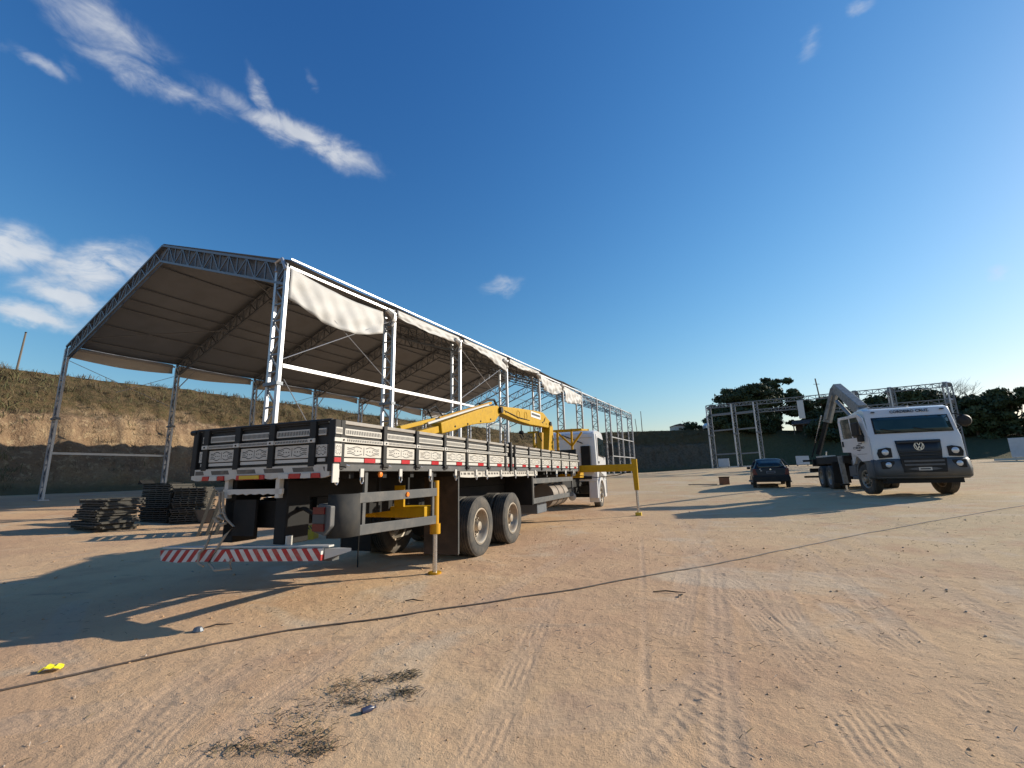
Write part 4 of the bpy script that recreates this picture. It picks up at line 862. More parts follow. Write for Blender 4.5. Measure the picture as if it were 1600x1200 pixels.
tp(MB().path([(0, 11.3, 3.32), (.05, 11.0, 3.44), (.04, 10.6, 3.38), (0, 10.2, 3.22)], .035, 6), 'hydraulic_hose', 'black', obm)
tp(MB().path([(0, 8.4, 2.68), (.04, 8.0, 2.86), (.05, 7.7, 2.74), (.02, 7.9, 2.60), (0, 8.3, 2.62)], .016, 6), 'hydraulic_hose', 'black', obm)
for k_, (a_, b__) in enumerate((((.145, 11.5, 3.20), (.145, 13.6, 3.14)), ((.145, 15.3, 3.42), (.145, 14.9, 3.20)))): tp(MB().path([a_, (.17, (a_[1]+b__[1])/2, (a_[2]+b__[2])/2-.05), b__], .012, 5), 'hydraulic_hose', 'black', mbm)
for s_ in (11.6, 12.0, 15.0, 15.4): tp(MB().tube((.14, s_, 3.16 if s_ < 14 else 3.2), (.155, s_, 3.16 if s_ < 14 else 3.2), .022, 8), 'bolt_head', 'black', mbm)
for s_ in (8.7, 9.3, 10.0, 10.6): tp(MB().tube((.12, s_, 2.50+(s_-8.7)*.19), (.135, s_, 2.50+(s_-8.7)*.19), .022, 8), 'bolt_head', 'black', obm)
tp(MB().path([(.05, 14.7, 3.0), (.1, 14.6, 2.75), (.1, 14.9, 2.6), (.08, 15.0, 2.5)], .02, 6), 'hydraulic_hose', 'black')
hk = MB(); hk.path([(0, 13.2, 2.96), (0, 13.2, 2.78)], .02, 6); hk.lathe([(.001, -.05), (.07, -.04), (.09, 0), (.06, .06), (.001, .07)], (0, 13.2, 2.72), 2, 10, False); hk.path([(0, 13.25, 2.7), (.03, 13.3, 2.6), (0, 13.2, 2.55), (0, 13.1, 2.62)], .022, 6); tp(hk, 'crane_hook', 'frame')
# yellow boom rest frame above the crane base
for p, q in (((-1.0, 16.6, 3.05), (1.15, 16.6, 3.05)), ((.75, 16.6, 1.6), (.75, 16.6, 3.05)), ((-.75, 16.6, 1.6), (-.75, 16.6, 3.05)), ((.75, 16.6, 2.45), (.15, 16.6, 3.03)), ((.75, 16.6, 2.45), (1.15, 16.6, 2.95)), ((-.75, 16.6, 2.45), (-.15, 16.6, 3.03)), ((.75, 16.6, 3.06), (1.05, 18.1, 3.16)), ((-.2, 16.6, 3.06), (-.2, 18.1, 3.16)), ((-.3, 18.1, 3.16), (1.1, 18.1, 3.16))):
    tp(MB().bar(p, q, .07, .07), 'boom_rest_bar', 'yellow')
# ------------------------------------------------------------------ rope tied at the tail of the truck
def T2W(x, s_, z): p = org+BXV*x+BV*(s_-S0); return (p.x, p.y, z)
rp = MB(); J = lambda a: (a[0]+random.uniform(-.02, .02), a[1]+random.uniform(-.02, .02), a[2])
rp.path([J(T2W(*p)) for p in [(-.40, 3.90, 1.30), (-.38, 3.91, 1.15), (-.36, 3.90, 1.02), (-.42, 3.9, .98), (-.46, 3.9, 1.04), (-.36, 3.88, 1.06), (-.33, 3.9, .98), (-.2, 3.9, .90), (-.28, 3.9, .80), (-.36, 3.85, .66), (-.42, 3.82, .50), (-.30, 3.80, .43), (-.05, 3.82, .46), (-.1, 3.85, .52), (-.12, 3.98, .66)]], .014, 6)
rp.path([J(T2W(*p)) for p in [(-.48, 3.90, 1.30), (-.46, 3.91, 1.12), (-.43, 3.9, 1.0), (-.50, 3.9, .94), (-.56, 3.88, .80), (-.58, 3.86, .66), (-.64, 3.83, .60), (-.60, 3.80, .50), (-.50, 3.82, .46)]], .014, 6)
rp.path([J(T2W(*p)) for p in [(-.50, 3.89, .99), (-.44, 3.87, .95), (-.36, 3.88, .98), (-.42, 3.86, 1.02), (-.50, 3.88, 1.0), (-.40, 3.87, .92), (-.30, 3.88, .94)]], .018, 6)
tag(rp.build('rope', M['rope'], None, smooth=True), 'knotted grey brown rope hanging from the tail of the flatbed truck', 'rope')

# ------------------------------------------------------------------ the second crane truck, facing the viewer
gzr = .45
t2 = thing('crane_truck', 'white crane truck facing the viewer with its door swung open and bare black deck', 'truck', (13.746, 16.139, gzr), R(159.37))
def rp_(mb, name, m_, parent=t2, **k): return mb.build(name, M[m_] if isinstance(m_, str) else m_, parent, **k)
# local frame: y forward, x to the truck's right (the left of the picture)
body, face, pt = cab(t2, 0.0, 1.0, 'far', (0, 0, 0))
def sheet(z0, z1, x0, x1, d, name, m_, parent=t2, th=.012, nx=14, nz=5): 
    s_ = MB(); s_.grid(face(z0, z1, x0, x1, d, nx, nz)); return rp_(s_, name, m_, parent, smooth=True, solid=th)
wm = bpy.data.materials.new('windscreen glass'); wm.use_nodes = True; tt = NT(wm.node_tree); bb = tt.n['Principled BSDF']
tt.l.new(tt.mix(tt.noise(tt.node('ShaderNodeTexCoord').outputs['Object'], 3, 4), (.012, .035, .035, 1), (.03, .06, .06, 1)), bb.inputs['Base Color']); bb.inputs['Roughness'].default_value = .05
sheet(2.04, 2.60, -1.07, 1.07, .008, 'windscreen_seal', 'black'); wsn = sheet(2.07, 2.575, -1.03, 1.03, .018, 'windscreen', wm)
for x0 in (-.55, .35):
    a_ = pt(x0, 1.21, 2.06); b_ = pt(x0+.55, 1.17, 2.20); wp = MB(); wp.bar((a_[0], a_[1]+.05, a_[2]), (b_[0], b_[1]+.07, b_[2]), .02, .02); rp_(wp, 'wiper', 'black')
# roof deflector and lamps
rd = MB(); rd.prism([(-.55, 2.93), (.50, 2.965), (.62, 3.0), (-.45, 3.08)], 0, -.25, .95); rp_(rd, 'roof_hatch', 'white', bevel=.02)
for x in (-.95, .95): rp_(MB().box(x, .975, 2.80, .10, .05, .035), 'marker_lamp', 'black')
text('CORDEIRO CRUZ', .145, 'ink', t2, (-.05, 1.006, 2.775), (R(63), 0, math.pi), sx=.92, ext=.008)
# grille with bars and the round emblem
gr = MB(); gr.grid([[pt(x, y+.012, z) for x in np.linspace(-w_, w_, 10)] for z, y, w_ in ((.78, 1.37, .50), (1.14, 1.335, .54), (1.45, 1.325, .58), (1.78, 1.29, .60))]); go = rp_(gr, 'grille', 'grille', smooth=True, solid=.02)
for z, w_ in ((1.20, .53), (1.30, .54), (1.40, .555), (1.72, .58)):
    b_ = MB(); b_.grid([[pt(x, (1.345-.02*(z-.9))+d_, z+zz) for x in np.linspace(-w_, w_, 10)] for zz, d_ in ((-.045, .02), (-.02, .055), (.02, .055), (.035, .02))]); rp_(b_, 'grille_bar', 'grille', go, smooth=True)
em = MB(); em.lathe([(.118, 0), (.138, 0), (.138, .02), (.118, .02)], (0, 1.345, 1.58), 1, 28); eo = rp_(em, 'emblem', 'chrome', smooth=True)
for p, q in (((-.045, .112), (0, .02)), ((.045, .112), (0, .02)), ((-.10, .06), (-.045, -.105)), ((.10, .06), (.045, -.105)), ((-.045, -.105), (0, .0)), ((.045, -.105), (0, .0))):
    rp_(MB().bar((p[0], 1.357, 1.58+p[1]), (q[0], 1.357, 1.58+q[1]), .022, .024, (0, 1, 0)), 'emblem_stroke', 'chrome', eo)
# bumper, wrapping round the corners
bmp = MB(); rows = []
for z, d_, w_ in ((.56, .00, 1.20), (.62, .10, 1.25), (.85, .14, 1.265), (1.10, .10, 1.25), (1.17, .03, 1.23)):
    row = []
    for a_ in np.linspace(-1, 1, 25):
        x = math.copysign(min(1, abs(a_)*1.35), a_)*w_; y = 1.33+d_-.18*abs(x/1.25)**3-(max(0, abs(a_)*1.35-1))*1.9; row.append((x, y, z))
    rows.append(row)
bmp.grid(rows); rp_(bmp, 'bumper', 'plastic', smooth=True, solid=.03)
lg = rp_(MB().prism([(-.56, .74), (.56, .74), (.60, 1.19), (-.60, 1.19)], 1, 1.44, 1.492), 'lower_grille', 'black', bevel=.01)
for z in (.98, 1.10): rp_(MB().b2(-.52, .52, 1.493, 1.515, z-.03, z+.03), 'grille_bar', 'plastic', lg)
rp_(MB().b2(-.17, .17, 1.493, 1.503, .80, .90), 'licence_plate', 'trim'); rp_(MB().b2(-.13, .13, 1.504, 1.506, .83, .865), 'plate_lettering', 'ink')
rp_(MB().b2(-1.0, 1.0, .9, 1.3, .40, .62), 'underrun_bar', 'frame')
for sd in (1, -1):
    hl = MB(); hl.prism([(sd*.74, 1.24), (sd*1.10, 1.22), (sd*1.13, 1.38), (sd*1.08, 1.52), (sd*.86, 1.57), (sd*.74, 1.55)], 1, 1.15, 1.335); ho = rp_(hl, 'headlamp', 'black', bevel=.015)
    rp_(MB().lathe([(.001, .035), (.07, .025), (.098, 0), (.098, -.02), (.001, -.02)], (sd*.92, 1.338, 1.41), 1, 20), 'lamp_lens', 'lens', ho, smooth=True)
    fg = MB(); fg.b2(sd*.74, sd*1.10, 1.28, 1.43, .87, 1.12); fo = rp_(fg, 'fog_lamp', 'black', bevel=.02)
    rp_(MB().lathe([(.001, .03), (.06, .022), (.085, 0), (.085, -.02), (.001, -.02)], (sd*.92, 1.436, 1.0), 1, 20), 'lamp_lens', 'lens', fo, smooth=True)
    put_wheel(t2, W_FRONT, sd*1.04, 0, .52, sd < 0, R(10))
    for y in (-4.45, -5.8): put_wheel(t2, W_REAR, sd*1.05, y, .52, sd < 0); put_wheel(t2, W_INNER, sd*.73, y, .52, sd < 0)
    outer = [(.70*math.cos(a), .56+.72*math.sin(a)) for a in np.linspace(R(10), R(185), 18)]; inner = [(.60*math.cos(a), .55+.60*math.sin(a)) for a in np.linspace(R(185), R(10), 18)]
    fe = MB(); fe.prism(outer+inner, 0, sd*.78, sd*1.22); rp_(fe, 'wheel_arch', 'plastic', bevel=.01)
    rp_(MB().b2(sd*.9, sd*1.2, -1.3, -.78, .50, .62), 'step', 'plastic', bevel=.02); rp_(MB().b2(sd*.85, sd*1.2, -1.2, -.8, .62, 1.25), 'rear_fender', 'plastic', bevel=.05)
# mirrors
mo = rp_(MB().path([(-1.16, 1.0, 2.62), (-1.35, 1.12, 2.55), (-1.45, 1.12, 2.3), (-1.18, 1.05, 2.1)], .02, 6), 'mirror_arm', 'black', smooth=True); rp_(MB().lathe([(.001, -.06), (.17, -.05), (.2, 0), (.15, .07), (.001, .1)], (-1.42, 1.08, 2.36), 1, 18), 'mirror', 'black', mo, smooth=True)
# closed far door seam and the open near door
rp_(MB().prism([(-.62, 1.45), (.62, 1.20), (.98, 1.20), (1.02, 1.9), (.80, 2.62), (.66, 2.78), (-.6, 2.80)], 0, -1.226, -1.18), 'door', 'white', bevel=.012)
dr = MB()
dpoly = [(0, 1.16), (-.55, 1.14), (-.80, 1.34), (-1.15, 1.48), (-1.62, 1.50), (-1.66, 2.66), (-1.60, 2.80), (-.42, 2.80), (-.22, 2.66), (.0, 2.0)]
ho_ = [(-.22, 1.98), (-1.48, 1.98), (-1.52, 2.60), (-1.47, 2.70), (-.50, 2.70), (-.36, 2.60)]
# door skin as a ring of strips round the window opening
n1 = len(dpoly)
low = [(0, 1.16), (-.55, 1.14), (-.80, 1.34), (-1.15, 1.48), (-1.62, 1.50), (-1.64, 1.98), (.0, 1.98)]
dr.prism(low, 0, -.03, .03); dr.prism([(-1.64, 1.982), (-1.48, 1.982), (-1.53, 2.64), (-1.66, 2.66)], 0, -.025, .025); dr.prism([(-1.66, 2.662), (-1.53, 2.642), (-1.45, 2.70), (-.48, 2.70), (-.42, 2.80), (-1.60, 2.80)], 0, -.025, .025); dr.prism([(-.419, 2.80), (-.479, 2.699), (-.20, 1.982), (0, 1.982), (-.2, 2.66)], 0, -.025, .025)
do = rp_(dr, 'door', 'white', label='open white cab door with dark round lettering', bevel=.008)
do.location = (1.215, 1.10, 0); do.rotation_euler = (0, 0, R(13))
wi = MB(); wi.prism([(-.21, 1.985), (-1.475, 1.985), (-1.52, 2.63), (-1.455, 2.695), (-.49, 2.695)], 0, -.006, .006); rp_(wi, 'door_window', wm, do)
rp_(MB().prism([(-.92, 1.99), (-.86, 1.99), (-.93, 2.69), (-.99, 2.69)], 0, -.012, .014), 'window_divider', 'white', do); rp_(MB().b2(.03, .05, -1.56, -1.48, 1.70, 1.90), 'door_handle', 'black', do); rp_(MB().b2(.03, .16, -.42, -.20, 1.82, 2.06), 'mirror_bracket', 'black', do, bevel=.02)
mo = rp_(MB().b2(.13, .20, -.62, -.22, 2.02, 2.50), 'mirror', 'black', do, bevel=.04)
text('CORDEIRO', .12, 'ink', do, (.034, -.62, 1.62), (R(90), 0, R(90)), sx=1.05); text('COMPANY', .045, 'ink', do, (.034, -.50, 1.76), (R(90), 0, R(90)))
for zc, fl in ((1.705, 1), (1.535, -1)):
    rp_(MB().prism([(-.62+x, zc+fl*z) for x, z in [(-.13, -.02), (-.12, .005), (-.09, .0), (-.06, .018), (-.03, .012), (0, .03), (.03, .012), (.06, .018), (.09, 0), (.12, .005), (.13, -.02)]], 0, .031, .035), 'crown_ornament', 'ink', do)
rp_(MB().b2(.031, .034, -.75, -.2, 1.39, 1.40), 'trim_line', 'ink', do)
# chassis, deck, crane
for x in (-.42, .42): rp_(MB().b2(x-.045, x+.045, -7.6, .9, .85, 1.12), 'chassis_rail', 'frame')
rp_(MB().b2(-.95, 1.0, -7.3, -3.4, 1.13, 1.46), 'deck', 'frame', bevel=.02); rp_(MB().b2(-1.1, 1.12, -7.4, -7.2, 1.05, 1.40), 'deck_end', 'frame'); rp_(MB().b2(-1.2, 1.2, -7.75, -7.5, .75, .95), 'rear_bumper', 'frame')
for y, z in ((-7.9, 1.34), (-8.1, .52)): rp_(MB().b2(.3, 1.4, y-.1, y+.1, z-.05, z+.05), 'light_bar', 'frame')
for s_ in (-4.45, -5.8): rp_(MB().tube((-1, s_, .52), (1, s_, .52), .09, 8), 'axle', 'frame')
for sd in (1, -1): rp_(MB().b2(sd*.6, sd*1.2, -3.75, -3.70, .3, 1.2), 'mud_flap', 'frame')
jj_ = rp_(MB().bar((1.12, -2.55, .30), (1.16, -2.60, 1.42), .16, .16), 'outrigger_leg', 'cranegrey', bevel=.01); rp_(MB().b2(1.0, 1.3, -2.68, -2.48, .24, .30), 'foot_pad', 'frame', jj_); rp_(MB().tube((1.12, -2.55, .0), (1.12, -2.55, .3), .04, 8), 'rod', 'chrome', jj_)
rp_(MB().b2(-1.1, 1.1, -2.75, -2.35, 1.12, 1.42), 'crane_base', 'frame'); rp_(MB().b2(.35, .95, -2.1, -1.5, .55, 1.1), 'fuel_tank', 'frame', bevel=.08); rp_(MB().b2(.85, 1.15, -1.75, -1.25, .6, 1.0), 'battery_box', 'plastic', bevel=.02)
rp_(MB().b2(.2, .9, -2.4, -1.5, 1.42, 1.70), 'control_stand', 'frame'); rp_(MB().b2(.1, 1.15, -2.2, -1.7, 1.92, 1.97), 'control_shelf', 'frame'); rp_(MB().b2(.55, .65, -2.0, -1.9, 1.7, 1.92), 'control_post', 'frame')
rp_(MB().tube((0, -2.6, 1.4), (0, -2.6, 2.6), .22, 14), 'crane_turret', 'cranegrey', smooth=True)
rp_(MB().prism([(-2.35, 2.2), (-2.95, 2.2), (-3.15, 3.2), (-2.9, 3.45), (-2.5, 3.3)], 0, -.2, .2), 'crane_column', 'cranegrey', bevel=.02)
mbm = rp_(MB().prism([(-2.75, 3.50), (-3.05, 3.05), (-5.2, 4.28), (-5.85, 4.55), (-5.95, 4.82), (-5.5, 4.92)], 0, -.15, .17), 'main_boom', 'cranegrey', bevel=.02)
obm = rp_(MB().bar((.06, -5.75, 4.72), (.50, -6.15, 3.15), .24, .32), 'outer_boom', 'cranegrey', bevel=.02); rp_(MB().bar((.30, -5.62, 4.40), (.62, -5.9, 3.3), .12, .12), 'outer_cylinder', 'cranegrey', obm)
rp_(MB().bar((.48, -6.15, 3.3), (.98, -6.6, 1.62), .15, .17), 'boom_extension', 'frame', obm); rp_(MB().bar((.70, -6.1, 3.5), (1.05, -6.45, 2.2), .05, .05), 'extension_cylinder', 'chrome', obm); rp_(MB().tube((.30, -3.1, 2.95), (.30, -4.9, 4.0), .08, 12), 'lift_cylinder', 'cranegrey', mbm, smooth=True)
rp_(MB().tube((.85, -6.2, 2.9), (1.25, -6.7, 1.5), .03, 6), 'hydraulic_pipe', 'frame', obm); rp_(MB().b2(.5, 1.0, -7.0, -5.7, 1.46, 1.54), 'toolbox', 'trim'); rp_(MB().tube((.6, -6.9, 1.5), (.6, -6.7, 1.75), .03, 6), 'lever', 'trim')

# ------------------------------------------------------------------ dark hatchback
CARX, CARY = 13.2, 23.7
car = thing('hatchback_car', 'small dark navy hatchback parked facing away, left of the white crane truck', 'car', (CARX, CARY, gz(CARX, CARY)), -R(25))
def cp(mb, name, m_, parent=car, **k): return mb.build(name, M[m_] if isinstance(m_, str) else m_, parent, **k)
# cross sections along y (0 = rear axle, forward +)
sec = [(-.66, .40, .78, .84, .30), (-.64, .72, .79, .70, .30), (-.62, .95, .80, .72, .28), (-.55, 1.02, .80, .66, .24), (-.20, 1.38, .80, .55, .24), (.10, 1.44, .81, .56, .24), (.9, 1.46, .82, .57, .24), (1.5, 1.38, .82, .56, .24), (2.0, 1.0, .82, .68, .24), (2.2, .95, .81, .72, .24), (2.85, .82, .79, .70, .26), (3.05, .62, .74, .68, .3), (3.1, .45, .70, .66, .32)]
rows = []
for y, zt, wb, wt, zb in sec:
    zw = min(.93, zt-.05); row = []
    pts = [(-wb*.92, zb), (-wb, zb+.12), (-wb, zw*.62+zb*.2), (-wb*.97, zw), (-(wb*.3+wt*.7), zw+(zt-zw)*.6), (-wt, zt-.03), (-wt*.75, zt), (0, zt+.015), (wt*.75, zt), (wt, zt-.03), (wb*.3+wt*.7, zw+(zt-zw)*.6), (wb*.97, zw), (wb, zw*.62+zb*.2), (wb, zb+.12), (wb*.92, zb)]
    rows.append([(x, y, z) for x, z in pts])
cb = MB(); cb.grid(rows); n = len(rows[0]); cb.F += [tuple(range(n-1, -1, -1)), tuple((len(rows)-1)*n+k for k in range(n))]; cb.M += [0, 0]
cp(cb, 'body', 'navy', smooth=True)
wr = MB(); wr.grid([[(-.60+1.2*a, -.60+.0*a, 1.0) for a in np.linspace(0, 1, 6)], [(-.50+1.0*a, -.255, 1.355) for a in np.linspace(0, 1, 6)]]); cp(wr, 'rear_window', 'glass', smooth=True, solid=.012)
for sd in (1, -1):
    sw = MB(); sw.add([(sd*.782, -.1, .98), (sd*.79, 1.75, .98), (sd*.60, 1.38, 1.36), (sd*.60, .05, 1.38)], [(0, 1, 2, 3)]); cp(sw, 'side_window', 'glass', solid=.012)
    cp(MB().prism([(sd*.60, .64), (sd*.80, .62), (sd*.80, .94), (sd*.68, .96)], 1, -.67, -.52), 'tail_lamp', 'darkred', bevel=.02)
    cp(MB().b2(sd*.80, sd*.98, 1.55, 1.68, .93, 1.06), 'mirror', 'black', bevel=.03)
    cp(MB().bar((sd*.845, -.52, 1.02), (sd*.60, -.22, 1.41), .03, .03), 'pillar_trim', 'navy'); 
cp(MB().prism([(-.80, .28), (.80, .28), (.83, .42), (.80, .60), (-.80, .60), (-.83, .42)], 1, -.76, -.55), 'rear_bumper', 'black', bevel=.05)
pl_ = cp(MB().b2(-.20, .20, -.69, -.675, .70, .82), 'licence_plate', mat('dull plate', (.16, .16, .18), .5)); cp(MB().b2(-.16, .16, -.694, -.691, .73, .79), 'plate_lettering', 'ink', pl_)
cp(MB().lathe([(.001, .01), (.035, .008), (.04, 0), (.001, 0)], (0, -.665, .90), 1, 14), 'badge', 'chrome'); cp(MB().bar((-.02, -.60, 1.01), (.25, -.52, 1.08), .015, .015), 'rear_wiper', 'black')
for x, z in ((-.42, .84), (-.46, .92)): cp(MB().b2(x-.04, x+.04, -.672, -.662, z-.02, z+.02), 'sticker', 'trim')
CW = wheel_meshes(.29, .18, .17, .05, 'front', 'car')
for sd in (1, -1):
    for y in (0, 2.42): put_wheel(car, CW, sd*.75, y, .285, sd < 0)

# ------------------------------------------------------------------ stacks of dark panels under the marquee edge
ORD = 'zeroth first second third fourth fifth sixth seventh eighth ninth tenth eleventh twelfth thirteenth fourteenth fifteenth sixteenth seventeenth eighteenth nineteenth'.split()
def stack(cx, cy, n, lx, ly, th, rz, label, group, jit, seed):
    rg = random.Random(seed); meshes = []
    for v in range(3):
        p = MB(); p.b2(-lx/2, lx/2, -ly/2, ly/2, 0, th*.55)
        for k in range(5): x = -lx/2+lx*k/4*.96+.02*lx; p.b2(x-.02, x+.02, -ly/2-.006, ly/2+.006, th*.56, th*.9)
        for sy in (-1, 1): p.tube((lx/2, sy*ly*.46, th*.45), (lx/2+.03+.01*v, sy*ly*.46, th*.45), th*.35, 6)
        p.mesh('stacked_panel', M['panel']); meshes.append(p.mesh('stacked_panel', M['panel']))
    z = gz(cx, cy)+.005
    for k in range(n):
        o = link('stacked_panel', meshes[k % 3]); o.location = (cx+rg.uniform(-jit, jit), cy+rg.uniform(-jit, jit), z); o.rotation_euler = (0, rg.uniform(-.012, .012), rz+rg.uniform(-.06, .06)*(jit/.05)); z += th
        q = n-k; tag(o, ('topmost' if q == 1 else 'bottom' if k == 0 else ORD[q]+' from top')+' '+label, 'panel', group)
stack(-12.75, 14.5, 13, 1.75, 1.0, .072, R(-28), 'dark panel of the low untidy stack at left', 'panels of the low untidy stack', .09, 1)
stack(-12.45, 16.5, 19, 1.25, .9, .068, R(-14), 'dark panel of the tall stack behind the low one', 'panels of the tall left stack', .035, 2)
stack(-11.25, 16.15, 17, .95, .9, .070, R(14), 'dark panel of the tall stack beside the black tub', 'panels of the tall right stack', .04, 3)
zt = gz(-12.6, 16.4)+19*.068+.03
bp_ = MB(); bp_.prism([(-.75, 0), (-.70, .14), (-.55, .02), (.6, .03), (.6, 0)], 1, -.25, .25); o = bp_.build('bent_sheet', M['frame']); o.location = (-12.6, 16.35, zt-.02); o.rotation_euler = (0, 0, R(-12)); tag(o, 'bent black sheet lying on top of the tall left panel stack', 'sheet')
tb = MB(); rows = []
for z, rx, ry in ((0, .20, .2), (.05, .27, .24), (.42, .42, .33), (.44, .45, .35), (.41, .40, .31), (.08, .24, .2)): rows.append([(rx*math.copysign(abs(math.cos(a))**.6, math.cos(a)), ry*math.copysign(abs(math.sin(a))**.6, math.sin(a)), z) for a in np.linspace(0, 2*math.pi, 25)])
tb.grid(rows); tb.F += [tuple(range(24)), tuple(5*25+k for k in range(24))]; tb.M += [0, 0]
o = tb.build('tub', M['plastic'], smooth=True); o.location = (-10.55, 16.0, gz(-10.55, 16.0)+.0); tag(o, 'shiny black tub standing beside the tall right panel stack', 'tub')
# leaning frames behind the tail of the truck
def lean(x, y, rz, tilt, label):
    a_ = thing('leaning_frame', label, 'frame', (x, y, gz(x, y)), rz, 'metal frames leaning together behind the truck tail')
    a_.rotation_euler = (tilt, 0, rz)
    for px_ in (-.55, .55): MB().b2(px_-.05, px_+.05, -.035, .035, 0, 1.2).build('upright', M['panel'], a_)
    for z in (.03, .55, 1.12): MB().b2(-.52, .52, -.025, .025, z-.03, z+.03).build('crossbar', M['panel'], a_)
    MB().bar((-.5, 0, .08), (.5, 0, .52), .035, .035).build('diagonal', M['galv'], a_)
    for z in (.25, .75): MB().b2(-.585, -.575, -.02, .02, z, z+.2).build('paint_mark', M['trim'], a_)
for k in range(4): lean(-8.75+.17*k, 12.9+.11*k, R(123), R(13+1.5*k), ['front', 'second', 'third', 'rearmost'][k]+' of the four dark steel frames leaning behind the truck tail')
pb_ = MB()
for k, (x, y, rz, n) in enumerate(((-3.65, 14.2, .15, 0), (-3.6, 14.35, .18, 1), (-3.75, 14.5, .1, 2))):
    o = MB().box(0, 0, .035, 1.9, .16, .07).build('ground_strip', M['trim'], bevel=.004); o.location = (x, y, gz(x, y)+.0+.0*k); o.rotation_euler = (0, 0, rz); tag(o, ['nearest', 'middle', 'farthest'][k]+' of the pale strips lying beyond the truck', 'board', 'pale strips lying beyond the truck')  # pale flat strips laid on the ground beyond the truck
hb = thing('hazard_box', 'yellow box with black hazard stripes on the ground behind the striped bumper', 'box', (-5.25, 11.5, gz(-5.25, 11.5)), R(8))
MB().prism([(-.36, 0), (-.30, .30), (-.16, .38), (.34, .38), (.34, 0)], 1, -.22, .22).build('box_body', M['hazard'], hb, bevel=.012)
MB().prism([(-.16, .381), (.34, .381), (.30, .50), (.05, .46)], 1, -.20, .20).build('box_lid', M['orange'], hb, bevel=.01); MB().b2(-.20, .20, -.24, -.221, .06, .10).build('box_handle', M['frame'], hb)

# ------------------------------------------------------------------ small things in the yard
def spline(pts, n): 
    A = np.array([(x, y, 0, 0, 0) for x, y in pts], float); return catmull(A, n)[:, :2]
def gzr_(P2):
    r_, _ = relief(P2[:,0].copy(), P2[:,1].copy()); return gzn(P2[:,0], P2[:,1])+r_
cpts = spline([(-6, 1.6), (-3.68, 3.53), (-3.32, 3.88), (-2.82, 4.25), (-2.21, 4.69), (-1.38, 5.0), (-.35, 5.45), (.73, 5.95), (1.65, 6.44), (2.75, 7.05), (4.8, 8.2), (7.3, 9.5), (12.2, 11.6), (17, 13.4)], .12); cz = gzr_(cpts)
cz = np.convolve(np.pad(cz, 2, 'edge'), np.ones(5)/5, 'valid')
cb_ = MB(); cb_.path([(x+.012*math.sin(k*.7), y, z+.010) for k, ((x, y), z) in enumerate(zip(cpts, cz))], .0085, 6); tag(cb_.build('ground_cable', mat('dusty brown cable', (.075, .055, .042), .7), None, smooth=True), 'long thin brown cable lying right across the bare ground', 'cable')
def gput(o, x, y, dz=0.0, rz=0.0):
    o.location = (x, y, float(gzr_(np.array([[x, y]]))[0])+dz); o.rotation_euler = (0, 0, rz); return o
yw = MB(); rg = random.Random(3); rows = [[(-.06+.03*i+rg.uniform(-.008, .008), -.045+.022*k+rg.uniform(-.006, .006), .012+.035*rg.random()*(1 if 0 < i < 4 else .4)) for k in range(5)] for i in range(5)]
yw.grid(rows); tag(gput(yw.build('yellow_wrapper', mat('bright yellow foil', (.75, .68, .02), .4), solid=.003), -3.66, 3.87, .0, .4), 'crumpled bright yellow wrapper lying above the cable at left', 'litter')
bt = MB(); bt.lathe([(.001, -.045), (.018, -.042), (.020, .012), (.009, .032), (.008, .048), (.001, .049)], (0, 0, .016), 0, 12, False); tag(gput(bt.build('small_bottle', mat('dark blue plastic', (.03, .035, .07), .25), None, smooth=True), -.94, 3.12, -.004, .7), 'small crushed dark bottle on the ground near the dry weeds', 'bottle')
gs = MB(); gs.lathe([(.001, 0), (.07, .0), (.09, .04), (.06, .085), (.001, .10)], ax=2, n=9, closed=False); o = gput(gs.build('grey_lump', M['galvd']), -3.1, 4.72, -.02); o.scale = (.6, .45, .7); tag(o, 'grey lump of concrete lying by the tip of the truck shadow', 'stone')
for x, y, L_, rz, lab in ((1.78, 5.65, .36, -.25, 'long dark twig lying right of the middle of the ground'), (1.86, 5.50, .16, .9, 'short dark twig beside the long one'), (-1.2, 5.62, .22, -.15, 'dark twig on the ground left of the jack foot'), (-3.0, 4.88, .25, .5, 'dark twig beside the grey concrete lump')):
    tg = MB(); tg.path([(-L_/2, 0, .008), (-.1*L_, .012, .02), (.2*L_, -.008, .016), (L_/2, .01, .008)], [.006, .008, .007, .003], 5); tag(gput(tg.build('twig', M['twig']), x, y, .0, rz), lab, 'twig')
bx_ = thing('dark_box', 'small dark brown box standing on the ground left of the hatchback', 'box', (12.4, 27.2, gz(12.4, 27.2)), .2)
MB().b2(-.22, .22, -.18, .18, 0, .42).build('box_body', M['rust'], bx_, bevel=.01); MB().b2(-.24, .24, -.2, .2, .421, .46).build('box_lid', M['frame'], bx_)
MB2 = MB(); MB2.bar((0, 0, .04), (-1.6, .25, .05), .06, .05); o = MB2.build('timber_batten', M['post']); o.location = (12.0, 27.3, gz(12, 27.3)); tag(o, 'thin timber batten lying left of the dark brown box', 'timber')
for x, y, w_, h_, rz, lab in ((20.95, 45.6, 1.0, .9, FA, 'pale board propped inside the first bay of the bare frame'), (25.3, 40.0, 1.2, .85, .1, 'pale board standing between the hatchback and the crane truck')):
    tq = thing('pale_board', lab, 'board', (x, y, gz(x, y)), rz)
    MB().b2(-w_/2, w_/2, -.04, .04, .1, h_).build('sheet', M['bluebox'], tq, bevel=.01)
    for px_ in (-w_*.4, w_*.4): MB().b2(px_-.04, px_+.04, .041, .12, 0, h_*.9).build('leg', M['post'], tq)
sg = thing('billboard', 'pale blue grey hoarding at the right edge of the picture', 'hoarding', (39.5, 34.6, gz(39.5, 34.6)), R(-45))
